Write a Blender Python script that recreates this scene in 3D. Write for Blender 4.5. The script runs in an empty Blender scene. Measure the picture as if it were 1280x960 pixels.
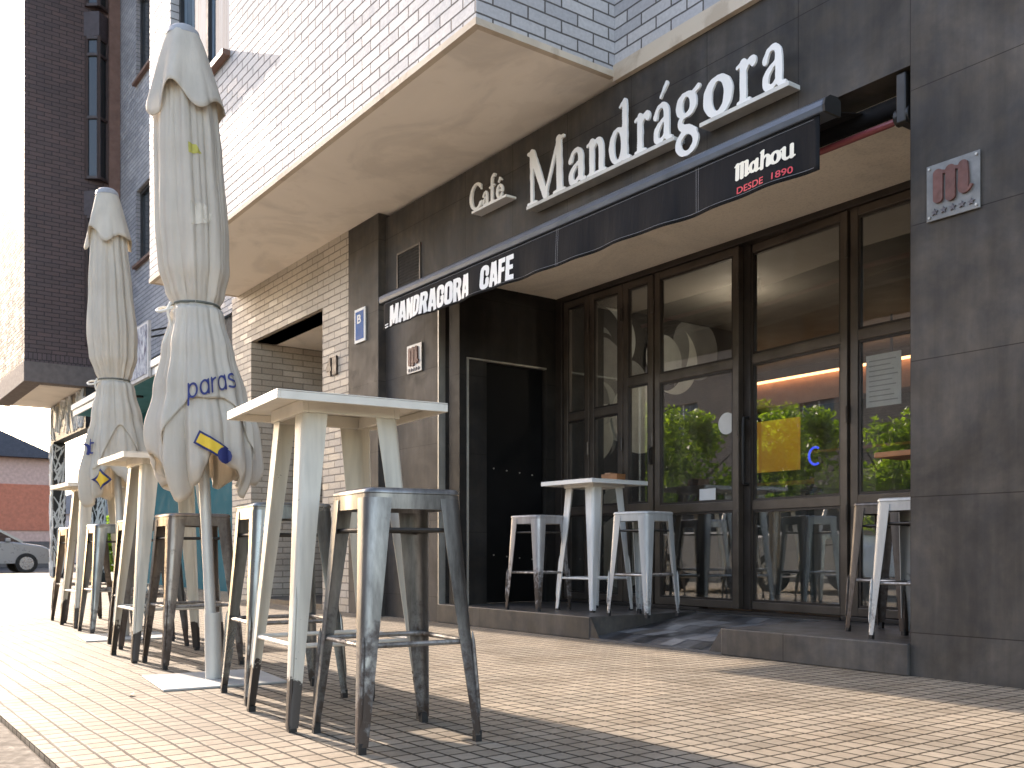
import bpy, math, random
import numpy as np
from mathutils import Vector, Matrix

random.seed(7)
rnd = random.Random(11)
R = math.radians
SC = bpy.context.scene
COL = SC.collection

# ------------------------------------------------------------------ mesh helpers
class MB:
    """collects geometry; build() links it as ONE mesh object"""
    def __init__(s):
        s.v = []; s.f = []; s.sm = []
    def add(s, verts, faces, smooth=False):
        b = len(s.v)
        s.v += [tuple(p) for p in verts]
        s.f += [tuple(b + i for i in f) for f in faces]
        s.sm += [smooth] * len(faces)
        return s
    def box(s, x0, x1, y0, y1, z0, z1):
        if x0 > x1: x0, x1 = x1, x0
        if y0 > y1: y0, y1 = y1, y0
        if z0 > z1: z0, z1 = z1, z0
        return s.add([(x0,y0,z0),(x1,y0,z0),(x1,y1,z0),(x0,y1,z0),(x0,y0,z1),(x1,y0,z1),(x1,y1,z1),(x0,y1,z1)],
                     [(3,2,1,0),(4,5,6,7),(0,1,5,4),(1,2,6,5),(2,3,7,6),(3,0,4,7)])
    def prism(s, poly, fn, a, b):
        """poly: 2D outline (ccw); fn(u,v,t)->3D; from t=a to t=b"""
        n = len(poly)
        vs = [fn(u, v, a) for u, v in poly] + [fn(u, v, b) for u, v in poly]
        fs = [tuple(range(n))[::-1], tuple(range(n, 2*n))] + [(i, (i+1) % n, n+(i+1) % n, n+i) for i in range(n)]
        return s.add(vs, fs)
    def bar(s, p, q, w, h, up=(0,0,1)):
        p = Vector(p); q = Vector(q); d = (q-p).normalized(); u = Vector(up)
        x = d.cross(u)
        if x.length < 1e-4: x = d.cross(Vector((1,0,0)))
        x.normalize(); y = x.cross(d)
        c = [(-w/2,-h/2),(w/2,-h/2),(w/2,h/2),(-w/2,h/2)]
        vs = [p+x*a+y*b for a,b in c] + [q+x*a+y*b for a,b in c]
        return s.add(vs, [(0,1,2,3),(7,6,5,4),(0,4,5,1),(1,5,6,2),(2,6,7,3),(3,7,4,0)])
    def tube(s, pts, rad, n=10, caps=True):
        pts = [Vector(p) for p in pts]
        if not hasattr(rad, '__len__'): rad = [rad]*len(pts)
        rings = []; prev = None
        for i, p in enumerate(pts):
            d = (pts[min(i+1, len(pts)-1)] - pts[max(i-1, 0)]).normalized()
            if prev is None:
                a = Vector((0,0,1)) if abs(d.z) < .9 else Vector((1,0,0))
                x = d.cross(a).normalized()
            else:
                x = (prev - d*prev.dot(d)).normalized()
            prev = x; y = d.cross(x)
            rings.append([p + (x*math.cos(2*math.pi*k/n) + y*math.sin(2*math.pi*k/n))*rad[i] for k in range(n)])
        s.loft(rings, True, smooth=True)
        if caps:
            m = len(rings)
            b = len(s.v) - m*n
            s.f.append(tuple(b+k for k in range(n))[::-1]); s.sm.append(False)
            s.f.append(tuple(b+(m-1)*n+k for k in range(n))); s.sm.append(False)
        return s
    def loft(s, rings, closed=True, smooth=False):
        n = len(rings[0]); vs = [p for r in rings for p in r]; fs = []
        for i in range(len(rings)-1):
            for k in range(n if closed else n-1):
                k2 = (k+1) % n
                fs.append((i*n+k, i*n+k2, (i+1)*n+k2, (i+1)*n+k))
        return s.add(vs, fs, smooth)
    def disc(s, c, r, axis='y', n=28, sx=1):
        c = Vector(c)
        if axis == 'y': vs = [c+Vector((math.cos(t)*r*sx, 0, math.sin(t)*r)) for t in [2*math.pi*k/n for k in range(n)]]
        elif axis == 'x': vs = [c+Vector((0, math.cos(t)*r*sx, math.sin(t)*r)) for t in [2*math.pi*k/n for k in range(n)]]
        else: vs = [c+Vector((math.cos(t)*r*sx, math.sin(t)*r, 0)) for t in [2*math.pi*k/n for k in range(n)]]
        return s.add(vs, [tuple(range(n))])
    def build(s, name, mat, parent=None, smooth=None, bevel=0, world=True, angle=35, solid=0, bseg=2):
        me = bpy.data.meshes.new(name)
        off = Vector((0,0,0))
        if parent is not None and world:
            q = parent
            while q is not None:
                off = off + Vector(q.location); q = q.parent
        me.from_pydata([tuple(Vector(p)-off) for p in s.v], [], s.f)
        uv = me.uv_layers.new(name='UVMap')
        V = s.v
        co = np.empty(len(me.loops)*2, dtype=np.float32)
        i = 0
        me.update()
        for p in me.polygons:
            n = p.normal; ax, ay, az = abs(n.x), abs(n.y), abs(n.z)
            for li in p.loop_indices:
                P = V[me.loops[li].vertex_index]
                if az >= ax and az >= ay: u = (P[0], P[1])
                elif ax > ay: u = (P[1], P[2])
                else: u = (P[0], P[2])
                co[2*li] = u[0]; co[2*li+1] = u[1]
        uv.data.foreach_set('uv', co)
        if smooth is None:
            me.polygons.foreach_set('use_smooth', s.sm)
        else:
            me.polygons.foreach_set('use_smooth', [smooth]*len(me.polygons))
        if smooth or any(s.sm):
            me.set_sharp_from_angle(angle=R(angle))
        me.materials.append(mat)
        o = bpy.data.objects.new(name, me); COL.objects.link(o)
        if parent is not None: o.parent = parent
        if solid:
            m = o.modifiers.new('solid', 'SOLIDIFY'); m.thickness = solid; m.offset = 0
        if bevel:
            m = o.modifiers.new('bevel', 'BEVEL'); m.width = bevel; m.segments = bseg; m.limit_method = 'ANGLE'; m.angle_limit = R(40)
        return o

def tag(o, label=None, cat=None, group=None, kind=None):
    if label: o['label'] = label
    if cat: o['category'] = cat
    if group: o['group'] = group
    if kind: o['kind'] = kind
    return o
def thing(name, label, cat, loc=(0,0,0), rz=0, group=None):
    o = bpy.data.objects.new(name, None); COL.objects.link(o)
    o.location = loc; o.rotation_euler = (0,0,rz); o.empty_display_size = .1
    return tag(o, label, cat, group)
def dup(o, parent=None):
    kids = list(o.children)
    c = o.copy(); COL.objects.link(c)
    if parent is not None: c.parent = parent
    for k in kids: dup(k, c)
    return c
def walled(m, x0, x1, z0, z1, y0, y1, holes=()):
    """wall slab in the XZ plane with rectangular holes (hx0,hx1,hz0,hz1)"""
    xs = sorted({x0, x1, *[h[0] for h in holes], *[h[1] for h in holes]})
    zs = sorted({z0, z1, *[h[2] for h in holes], *[h[3] for h in holes]})
    xs = [x for x in xs if x0 <= x <= x1]; zs = [z for z in zs if z0 <= z <= z1]
    for a, b in zip(xs, xs[1:]):
        for c, d in zip(zs, zs[1:]):
            mx, mz = (a+b)/2, (c+d)/2
            if any(h[0] < mx < h[1] and h[2] < mz < h[3] for h in holes): continue
            m.box(a, b, y0, y1, c, d)
    return m

# ------------------------------------------------------------------ materials
def new_mat(name):
    m = bpy.data.materials.new(name); m.use_nodes = True
    nt = m.node_tree; b = nt.nodes['Principled BSDF']
    return m, nt, b
def N(nt, t, ins=None, **kw):
    n = nt.nodes.new(t)
    for k, v in kw.items(): setattr(n, k, v)
    for k, v in (ins or {}).items():
        if isinstance(v, bpy.types.NodeSocket): nt.links.new(v, n.inputs[k])
        else: n.inputs[k].default_value = v
    return n
def c4(c): return (c[0], c[1], c[2], 1)
def noise(nt, vec, scale, detail=4, rough=.55, dist=0):
    return N(nt, 'ShaderNodeTexNoise', {'Vector': vec, 'Scale': scale, 'Detail': detail, 'Roughness': rough, 'Distortion': dist})
def ramp(nt, fac, stops):
    n = N(nt, 'ShaderNodeValToRGB', {'Fac': fac}); e = n.color_ramp.elements
    while len(e) < len(stops): e.new(.5)
    for q, (p, c) in zip(e, stops):
        q.position = p; q.color = c4(c) if hasattr(c, '__len__') else (c, c, c, 1)
    return n
def mixc(nt, fac, a, b, mode='MIX'):
    n = N(nt, 'ShaderNodeMix', data_type='RGBA', blend_type=mode)
    for i, v in ((0, fac), (6, a), (7, b)):
        if isinstance(v, bpy.types.NodeSocket): nt.links.new(v, n.inputs[i])
        else: n.inputs[i].default_value = v if i == 0 else c4(v)
    return n.outputs[2]
def math_(nt, op, a, b=0.0, clamp=False):
    n = N(nt, 'ShaderNodeMath', operation=op, use_clamp=clamp)
    for i, v in ((0, a), (1, b)):
        if isinstance(v, bpy.types.NodeSocket): nt.links.new(v, n.inputs[i])
        else: n.inputs[i].default_value = v
    return n.outputs[0]
def bump(nt, b, h, strength=.5, dist=.01, normal=None):
    n = N(nt, 'ShaderNodeBump', {'Strength': strength, 'Distance': dist, 'Height': h})
    if normal: nt.links.new(normal, n.inputs['Normal'])
    nt.links.new(n.outputs[0], b.inputs['Normal'])
    return n.outputs[0]
def uvw(nt): return N(nt, 'ShaderNodeTexCoord').outputs['UV']
def objv(nt): return N(nt, 'ShaderNodeTexCoord').outputs['Object']
def pos(nt): return N(nt, 'ShaderNodeNewGeometry').outputs['Position']

def plain(name, col, rough=.5, metal=0, var=.15, scale=8, bstr=.0, bscale=60, spec=.5):
    """painted or bare surface with slight uneven colour"""
    m, nt, b = new_mat(name)
    v = objv(nt)
    n = noise(nt, v, scale, 5)
    lo = tuple(c*(1-var) for c in col); hi = tuple(min(1, c*(1+var)) for c in col)
    nt.links.new(ramp(nt, n.outputs[0], [(.3, lo), (.7, hi)]).outputs[0], b.inputs['Base Color'])
    b.inputs['Metallic'].default_value = metal
    b.inputs['Specular IOR Level'].default_value = spec
    rr = ramp(nt, noise(nt, v, scale*2.3, 3).outputs[0], [(.3, rough*.8), (.7, min(1, rough*1.2))])
    nt.links.new(rr.outputs[0], b.inputs['Roughness'])
    if bstr: bump(nt, b, noise(nt, v, bscale, 4).outputs[0], bstr, .004)
    return m
def emit(name, col, s):
    m, nt, b = new_mat(name)
    b.inputs['Base Color'].default_value = c4(col)
    b.inputs['Emission Color'].default_value = c4(col); b.inputs['Emission Strength'].default_value = s
    return m
def brick(name, c1, c2, mortar, w, h, ms=.009, rough=.35, bs=.8, off=(0,0), stain=.2, spec=.5, bd=.006, wob=.003):
    m, nt, b = new_mat(name)
    v = uvw(nt)
    wn = noise(nt, v, 9, 2)
    sub = N(nt, 'ShaderNodeVectorMath', {0: wn.outputs[1], 1: (.5,.5,.5)}, operation='SUBTRACT')
    scl = N(nt, 'ShaderNodeVectorMath', {0: sub.outputs[0], 1: (wob*3, wob*3, 0)}, operation='MULTIPLY')
    vv = N(nt, 'ShaderNodeVectorMath', {0: v, 1: scl.outputs[0]}, operation='ADD')
    vo = N(nt, 'ShaderNodeVectorMath', {0: vv.outputs[0], 1: (off[0], off[1], 0)}, operation='ADD')
    t = N(nt, 'ShaderNodeTexBrick', {'Vector': vo.outputs[0], 'Color1': c4(c1), 'Color2': c4(c2), 'Mortar': c4(mortar),
          'Scale': 1.0, 'Mortar Size': ms, 'Mortar Smooth': .25, 'Bias': 0.0, 'Brick Width': w, 'Row Height': h})
    t.offset = .5
    n1 = noise(nt, v, 1.3, 6, .6); n2 = noise(nt, v, 45, 4)
    st = ramp(nt, n1.outputs[0], [(.35, (1-stain,)*3), (.7, (1,1,1))])
    col = mixc(nt, 1.0, t.outputs[0], st.outputs[0], 'MULTIPLY')
    gr = ramp(nt, n2.outputs[0], [(.3, (.86,.86,.86)), (.7, (1.05,1.05,1.05))])
    col = mixc(nt, 1.0, col, gr.outputs[0], 'MULTIPLY')
    nt.links.new(col, b.inputs['Base Color'])
    # each brick has its own gloss
    t2 = N(nt, 'ShaderNodeTexBrick', {'Vector': vo.outputs[0], 'Color1': (rough*.8,)*3+(1,), 'Color2': (min(1,rough*1.25),)*3+(1,), 'Mortar': (.9,.9,.9,1),
          'Scale': 1.0, 'Mortar Size': ms, 'Mortar Smooth': .25, 'Bias': 0.0, 'Brick Width': w, 'Row Height': h}); t2.offset = .5
    nt.links.new(t2.outputs[0], b.inputs['Roughness'])
    b.inputs['Specular IOR Level'].default_value = spec
    # per-brick tilt through a height that varies from brick to brick, joints set back
    t3 = N(nt, 'ShaderNodeTexBrick', {'Vector': vo.outputs[0], 'Color1': (.75,.75,.75,1), 'Color2': (1,1,1,1), 'Mortar': (0,0,0,1),
          'Scale': 1.0, 'Mortar Size': ms, 'Mortar Smooth': .35, 'Bias': 0.0, 'Brick Width': w, 'Row Height': h}); t3.offset = .5
    hh = math_(nt, 'ADD', math_(nt, 'MULTIPLY', n2.outputs[0], .22), t3.outputs[0])
    hh = math_(nt, 'ADD', hh, math_(nt, 'MULTIPLY', noise(nt, v, 11, 3).outputs[0], .7))
    bump(nt, b, hh, bs, bd)
    return m
def cladding(name, base, w=.62, h=.62, off=(0,0), rough=.6, bright=1.0):
    m, nt, b = new_mat(name)
    v = pos(nt)
    n1 = noise(nt, v, 1.7, 7, .62, .6); n2 = noise(nt, v, 9, 6, .65)
    st = N(nt, 'ShaderNodeMapping', {'Vector': v, 'Scale': (9, 9, .7)})
    n3 = noise(nt, st.outputs[0], 1.2, 5, .6)
    a = tuple(c*.62 for c in base); z = tuple(c*1.45 for c in base)
    col = ramp(nt, n1.outputs[0], [(.3, a), (.5, base), (.68, z)]).outputs[0]
    warm = ramp(nt, n2.outputs[0], [(.35, (.8,.8,.82)), (.66, (1.18,1.1,1.0))]).outputs[0]
    col = mixc(nt, 1.0, col, warm, 'MULTIPLY')
    col = mixc(nt, 1.0, col, ramp(nt, n3.outputs[0], [(.35, (.8,.8,.8)), (.65, (1.1,1.1,1.1))]).outputs[0], 'MULTIPLY')
    u = N(nt, 'ShaderNodeVectorMath', {0: uvw(nt), 1: (off[0], off[1], 0)}, operation='ADD')
    t = N(nt, 'ShaderNodeTexBrick', {'Vector': u.outputs[0], 'Color1': (1,1,1,1), 'Color2': (.86,.86,.86,1), 'Mortar': (.35,.33,.31,1), 'Scale': 1.0,
          'Mortar Size': .0022, 'Mortar Smooth': .1, 'Brick Width': w, 'Row Height': h}); t.offset = 0
    col = mixc(nt, 1.0, col, t.outputs[0], 'MULTIPLY')
    nt.links.new(col, b.inputs['Base Color'])
    nt.links.new(ramp(nt, n2.outputs[0], [(.3, rough*.85), (.75, rough*1.25)]).outputs[0], b.inputs['Roughness'])
    b.inputs['Specular IOR Level'].default_value = .18
    hh = math_(nt, 'ADD', math_(nt, 'MULTIPLY', n2.outputs[0], .3), math_(nt, 'MULTIPLY', t.outputs[1], -1.0))
    bump(nt, b, hh, .25, .004)
    return m
def metal_rusty(name, base, dark, rust_lo=.25, rust_hi=.62, metal=.85, rough=.36, foot=.14, rustc=(.060,.041,.030)):
    """galvanised or painted sheet metal, dull marks, rust creeping up from the feet"""
    m, nt, b = new_mat(name)
    v = objv(nt)
    oi = N(nt, 'ShaderNodeObjectInfo')
    sh = N(nt, 'ShaderNodeVectorMath', {0: v, 1: N(nt, 'ShaderNodeCombineXYZ', {0: math_(nt, 'MULTIPLY', oi.outputs['Random'], 37.0), 1: math_(nt, 'MULTIPLY', oi.outputs['Random'], 11.0), 2: 0.0}).outputs[0]}, operation='ADD').outputs[0]
    z = N(nt, 'ShaderNodeSeparateXYZ', {0: v}).outputs[2]
    stretch = N(nt, 'ShaderNodeMapping', {'Vector': sh, 'Scale': (14, 14, 3)})
    n1 = noise(nt, stretch.outputs[0], 1.0, 6, .65); n2 = noise(nt, sh, 34, 6, .7); n3 = noise(nt, sh, 6, 4, .6)
    col = ramp(nt, n1.outputs[0], [(.3, dark), (.62, base)]).outputs[0]
    # rust mask
    hm = N(nt, 'ShaderNodeMapRange', {'Value': z, 'From Min': foot*.25, 'From Max': foot*4.2, 'To Min': rust_hi, 'To Max': rust_lo}).outputs[0]
    rn = math_(nt, 'ADD', math_(nt, 'MULTIPLY', n2.outputs[0], .55), math_(nt, 'MULTIPLY', n3.outputs[0], .45))
    mask = N(nt, 'ShaderNodeMapRange', {'Value': math_(nt, 'ADD', rn, hm), 'From Min': .83, 'From Max': .98}).outputs[0]
    col = mixc(nt, mask, col, rustc)
    nt.links.new(col, b.inputs['Base Color'])
    nt.links.new(math_(nt, 'MULTIPLY', math_(nt, 'SUBTRACT', 1.0, mask), metal), b.inputs['Metallic'])
    rr = math_(nt, 'ADD', math_(nt, 'MULTIPLY', mask, .4), ramp(nt, n1.outputs[0], [(.3, rough*1.3), (.7, rough*.8)]).outputs[0])
    nt.links.new(rr, b.inputs['Roughness'])
    bump(nt, b, math_(nt, 'ADD', math_(nt, 'MULTIPLY', n2.outputs[0], .4), math_(nt, 'MULTIPLY', n3.outputs[0], 1.0)), .12, .004)
    return m
def painted_leg(name, base, dark, foot):
    """off-white paint, chipped off to dark metal at the foot with a ragged edge"""
    m, nt, b = new_mat(name)
    v = objv(nt); z = N(nt, 'ShaderNodeSeparateXYZ', {0: v}).outputs[2]
    oi = N(nt, 'ShaderNodeObjectInfo')
    sh = N(nt, 'ShaderNodeVectorMath', {0: v, 1: N(nt, 'ShaderNodeCombineXYZ', {0: math_(nt, 'MULTIPLY', oi.outputs['Random'], 23.0), 1: 0.0, 2: 0.0}).outputs[0]}, operation='ADD').outputs[0]
    n1 = noise(nt, sh, 24, 5, .6); n2 = noise(nt, sh, 5, 4); n3 = noise(nt, sh, 120, 3)
    edge = math_(nt, 'ADD', math_(nt, 'MULTIPLY', math_(nt, 'SUBTRACT', n1.outputs[0], .5), .16), math_(nt, 'ADD', z, math_(nt, 'MULTIPLY', math_(nt, 'SUBTRACT', oi.outputs['Random'], .5), .05)))
    mask = N(nt, 'ShaderNodeMapRange', {'Value': edge, 'From Min': foot+.004, 'From Max': foot-.004}).outputs[0]
    spots = N(nt, 'ShaderNodeMapRange', {'Value': math_(nt, 'ADD', math_(nt, 'MULTIPLY', n3.outputs[0], .5), math_(nt, 'MULTIPLY', n1.outputs[0], .5)), 'From Min': .66, 'From Max': .685}).outputs[0]
    mask = math_(nt, 'MAXIMUM', mask, math_(nt, 'MULTIPLY', spots, .8))
    st = N(nt, 'ShaderNodeMapping', {'Vector': sh, 'Scale': (20, 20, 1.6)})
    grime = ramp(nt, noise(nt, st.outputs[0], 1.0, 5).outputs[0], [(.3, tuple(c*.68 for c in base)), (.62, base)]).outputs[0]
    nt.links.new(mixc(nt, mask, grime, dark), b.inputs['Base Color'])
    nt.links.new(ramp(nt, n2.outputs[0], [(.3, .32), (.7, .52)]).outputs[0], b.inputs['Roughness'])
    bump(nt, b, math_(nt, 'SUBTRACT', math_(nt, 'MULTIPLY', n2.outputs[0], .4), mask), .2, .002)
    return m
def plaster(name, base, stainc, speck=0.0):
    m, nt, b = new_mat(name)
    v = pos(nt)
    n1 = noise(nt, v, .9, 6, .6, 1.2); n2 = noise(nt, v, 2.4, 6, .6, .5); n3 = noise(nt, v, 70, 4, .7)
    col = ramp(nt, n1.outputs[0], [(.36, tuple(c*.86 for c in base)), (.47, base), (.72, tuple(min(1, c*1.06) for c in base))]).outputs[0]
    patch = ramp(nt, n2.outputs[0], [(.55, (0,0,0)), (.61, (1,1,1))]).outputs[0]
    col = mixc(nt, math_(nt, 'MULTIPLY', patch, .30), col, stainc)
    if speck:
        col = mixc(nt, math_(nt, 'MULTIPLY', ramp(nt, n3.outputs[0], [(.36, (1,1,1)), (.5, (0,0,0))]).outputs[0], speck), col, tuple(c*.45 for c in base))
    nt.links.new(col, b.inputs['Base Color']); b.inputs['Roughness'].default_value = .85
    bump(nt, b, n3.outputs[0], .35 if speck else .12, .006)
    return m
def fabric(name, base, trans=.25, dirt=.12, weave=900):
    m, nt, b = new_mat(name)
    v = objv(nt)
    n1 = noise(nt, v, 3.2, 6, .6); st = N(nt, 'ShaderNodeMapping', {'Vector': v, 'Scale': (10, 10, 1.1)})
    n2 = noise(nt, st.outputs[0], 1.4, 5); n3 = noise(nt, v, 240, 2)
    col = ramp(nt, n1.outputs[0], [(.3, tuple(c*(1-dirt) for c in base)), (.65, base)]).outputs[0]
    col = mixc(nt, 1.0, col, ramp(nt, n2.outputs[0], [(.3, (1-dirt,)*3), (.7, (1,1,1))]).outputs[0], 'MULTIPLY')
    nt.links.new(col, b.inputs['Base Color']); b.inputs['Roughness'].default_value = .85
    b.inputs['Specular IOR Level'].default_value = .2
    bp = bump(nt, b, math_(nt, 'ADD', math_(nt, 'MULTIPLY', n2.outputs[0], 1.0), math_(nt, 'MULTIPLY', n3.outputs[0], .06)), .35, .02)
    if trans:
        t = N(nt, 'ShaderNodeBsdfTranslucent', {'Color': col, 'Normal': bp})
        mx = N(nt, 'ShaderNodeMixShader', {0: trans, 1: b.outputs[0], 2: t.outputs[0]})
        nt.links.new(mx.outputs[0], nt.nodes['Material Output'].inputs['Surface'])
    return m
def glass(name, tint=(.93,.95,.94), ior=2.1):
    m, nt, b = new_mat(name); nt.nodes.remove(b)
    ge = N(nt, 'ShaderNodeNewGeometry')
    dt = N(nt, 'ShaderNodeVectorMath', {0: ge.outputs['Normal'], 1: ge.outputs['Incoming']}, operation='DOT_PRODUCT').outputs['Value']
    sch = math_(nt, 'POWER', math_(nt, 'SUBTRACT', 1.0, math_(nt, 'ABSOLUTE', dt)), 5.0)
    f0 = ((ior-1)/(ior+1))**2
    fac = math_(nt, 'ADD', f0, math_(nt, 'MULTIPLY', sch, 1-f0))
    tr = N(nt, 'ShaderNodeBsdfTransparent', {'Color': c4(tint)})
    gl = N(nt, 'ShaderNodeBsdfGlossy', {'Color': (1,1,1,1), 'Roughness': 0.006})
    bn = N(nt, 'ShaderNodeBump', {'Strength': .012, 'Distance': .01, 'Height': noise(nt, pos(nt), 2.5, 2).outputs[0]})
    nt.links.new(bn.outputs[0], gl.inputs['Normal'])
    # dust: a thin matt film, thicker in streaks
    mx = N(nt, 'ShaderNodeMixShader', {0: fac, 1: tr.outputs[0], 2: gl.outputs[0]})
    df = N(nt, 'ShaderNodeBsdfDiffuse', {'Color': (.5,.48,.44,1)})
    st = N(nt, 'ShaderNodeMapping', {'Vector': pos(nt), 'Scale': (6, 6, 1)})
    dust = ramp(nt, noise(nt, st.outputs[0], 1.5, 4).outputs[0], [(.4, .008), (.75, .05)]).outputs[0]
    m2 = N(nt, 'ShaderNodeMixShader', {0: dust, 1: mx.outputs[0], 2: df.outputs[0]})
    nt.links.new(m2.outputs[0], nt.nodes['Material Output'].inputs['Surface'])
    return m
def window_glass(name, col=(.03,.035,.04), curtain=None, rough=.03, ior=1.6):
    m, nt, b = new_mat(name)
    if curtain:
        v = uvw(nt); st = N(nt, 'ShaderNodeMapping', {'Vector': v, 'Scale': (9, .25, 1)})
        nt.links.new(ramp(nt, noise(nt, st.outputs[0], 1.6, 3).outputs[0], [(.4, col), (.62, curtain)]).outputs[0], b.inputs['Base Color'])
    else: b.inputs['Base Color'].default_value = c4(col)
    b.inputs['Roughness'].default_value = rough; b.inputs['IOR'].default_value = ior
    return m
def pavers(name):
    m, nt, b = new_mat(name)
    v = uvw(nt)
    wn = noise(nt, v, 5, 2)
    sub = N(nt, 'ShaderNodeVectorMath', {0: wn.outputs[1], 1: (.5,.5,.5)}, operation='SUBTRACT')
    scl = N(nt, 'ShaderNodeVectorMath', {0: sub.outputs[0], 1: (.012, .012, 0)}, operation='MULTIPLY')
    vv = N(nt, 'ShaderNodeVectorMath', {0: v, 1: scl.outputs[0]}, operation='ADD').outputs[0]
    def bt(c1, c2, mo, w, h, ms, sm):
        t = N(nt, 'ShaderNodeTexBrick', {'Vector': vv, 'Color1': c4(c1), 'Color2': c4(c2), 'Mortar': c4(mo), 'Scale': 1.0, 'Mortar Size': ms,
              'Mortar Smooth': sm, 'Bias': 0.0, 'Brick Width': w, 'Row Height': h}); t.offset = 0; return t
    W_, H_ = .0765, .0722
    t = bt((.305,.264,.208), (.36,.314,.250), (.055,.046,.035), W_, H_, .0056, .3)
    big = bt((.86,.86,.86), (1.08,1.06,1.04), (.8,.8,.8), W_*3, H_*3, .002, .2)
    n1 = noise(nt, v, .7, 6, .6); n2 = noise(nt, v, 38, 5, .65); n4 = noise(nt, v, 3.1, 5, .6)
    col = mixc(nt, 1.0, t.outputs[0], big.outputs[0], 'MULTIPLY')
    col = mixc(nt, 1.0, col, ramp(nt, n1.outputs[0], [(.3, (.86,.85,.84)), (.7, (1.05,1.04,1.02))]).outputs[0], 'MULTIPLY')
    col = mixc(nt, 1.0, col, ramp(nt, n4.outputs[0], [(.36, (.84,.82,.8)), (.52, (1,1,1))]).outputs[0], 'MULTIPLY')
    col = mixc(nt, 1.0, col, ramp(nt, n2.outputs[0], [(.3, (.82,.82,.82)), (.7, (1.1,1.1,1.1))]).outputs[0], 'MULTIPLY')
    spots = ramp(nt, noise(nt, v, 13, 2).outputs[0], [(.73, (0,0,0)), (.76, (1,1,1))]).outputs[0]
    col = mixc(nt, math_(nt, 'MULTIPLY', spots, .6), col, (.07,.06,.05))
    nt.links.new(col, b.inputs['Base Color'])
    nt.links.new(ramp(nt, n4.outputs[0], [(.3, .62), (.7, .8)]).outputs[0], b.inputs['Roughness'])
    b.inputs['Specular IOR Level'].default_value = .10
    h1 = bt((.8,.8,.8), (1,1,1), (0,0,0), W_, H_, .0065, .6)
    hh = math_(nt, 'ADD', math_(nt, 'ADD', h1.outputs[0], math_(nt, 'MULTIPLY', n2.outputs[0], .25)), math_(nt, 'MULTIPLY', n4.outputs[0], .6))
    bump(nt, b, hh, .4, .004)
    return m
def foliage(name, c1, c2):
    m, nt, b = new_mat(name)
    oi = noise(nt, objv(nt), 2.2, 3); col = ramp(nt, oi.outputs[0], [(.35, c1), (.65, c2)]).outputs[0]
    nt.links.new(col, b.inputs['Base Color']); b.inputs['Roughness'].default_value = .45
    t = N(nt, 'ShaderNodeBsdfTranslucent', {'Color': mixc(nt, 1.0, col, (1.6,1.9,.7), 'MULTIPLY')})
    mx = N(nt, 'ShaderNodeMixShader', {0: .45, 1: b.outputs[0], 2: t.outputs[0]})
    nt.links.new(mx.outputs[0], nt.nodes['Material Output'].inputs['Surface'])
    return m

M = {}
M['bay_brick'] = brick('glazed_grey_brick', (.47,.47,.49), (.62,.61,.61), (.14,.13,.125), .25, .0765, .0062, .60, .5, stain=.12, spec=.12, wob=.002)
M['ground_brick'] = brick('cream_brick', (.47,.41,.34), (.60,.53,.45), (.27,.235,.20), .25, .0680, .006, .6, .7, stain=.2, wob=.002)
M['far_brick'] = brick('blue_grey_brick', (.30,.30,.33), (.42,.41,.43), (.14,.14,.15), .25, .075, .006, .5, .7)
M['wing_brick'] = brick('purple_brown_brick', (.085,.058,.058), (.13,.085,.08), (.05,.04,.042), .25, .075, .008, .55, .7)
M['wing_sold'] = brick('purple_brown_soldier_brick', (.085,.06,.065), (.13,.09,.09), (.03,.028,.03), .075, .4, .006, .55, .7)
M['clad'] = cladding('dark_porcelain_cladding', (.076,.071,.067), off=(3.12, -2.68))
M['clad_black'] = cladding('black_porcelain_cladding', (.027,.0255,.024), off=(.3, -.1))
M['stone'] = cladding('grey_granite', (.085,.080,.076), w=1.4, h=3, off=(.4, .2), rough=.4)
M['soffit'] = plaster('cream_plaster', (.90,.83,.74), (.76,.69,.6))
M['stucco'] = plaster('rough_cream_stucco', (.92,.85,.74), (.85,.77,.66), .25)
M['trim'] = plaster('stained_cream_moulding', (.62,.53,.42), (.24,.15,.085))
M['dull'] = plain('dark_void_paint', (.022,.022,.023), .7)
M['bronze'] = plain('bronze_steel_frame', (.115,.094,.076), .42, .55, .25, 5)
M['bronze_d'] = plain('dark_bronze_bead', (.055,.046,.04), .45, .5, .2, 6)
M['door_black'] = plain('black_door_paint', (.0035,.0035,.004), .5, 0, .2, 3, spec=.15)
M['edge'] = plain('pale_metal_edge', (.42,.40,.36), .4, .6)
M['white_letter'] = plain('white_letter_paint', (.86,.85,.82), .5, 0, .04, 6)
M['white'] = plain('white_print', (.82,.82,.80), .6, 0, .05, 6)
M['cream'] = plain('cream_print', (.80,.77,.66), .6, 0, .05, 6)
M['red'] = plain('red_print', (.62,.05,.07), .6, 0, .1, 6)
M['navy'] = plain('navy_print', (.02,.03,.14), .7, 0, .15, 8)
M['navy_faded'] = plain('faded_grey_print', (.50,.48,.47), .8, 0, .1, 8)
M['yellow'] = plain('yellow_print', (.78,.52,.05), .7, 0, .1, 8)
M['olive'] = plain('faded_yellow_green_print', (.52,.48,.12), .8, 0, .2, 12)
M['tan'] = plain('faded_tan_print', (.55,.50,.42), .8, 0, .15, 12)
M['awning'] = fabric('black_awning_cloth', (.011,.012,.015), 0, .25)
M['awning_bar'] = plain('blue_grey_bar_paint', (.075,.095,.125), .36, .3, .15, 4)
M['black_metal'] = plain('black_metal', (.03,.03,.03), .45, .4)
M['maroon'] = plain('maroon_tube_paint', (.22,.05,.055), .45)
M['glass'] = glass('shopfront_glass')
M['win_sky'] = window_glass('window_glass_with_curtain', (.05,.075,.10), (.17,.22,.27), ior=1.1)
M['win_dark'] = window_glass('dark_window_glass')
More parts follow.
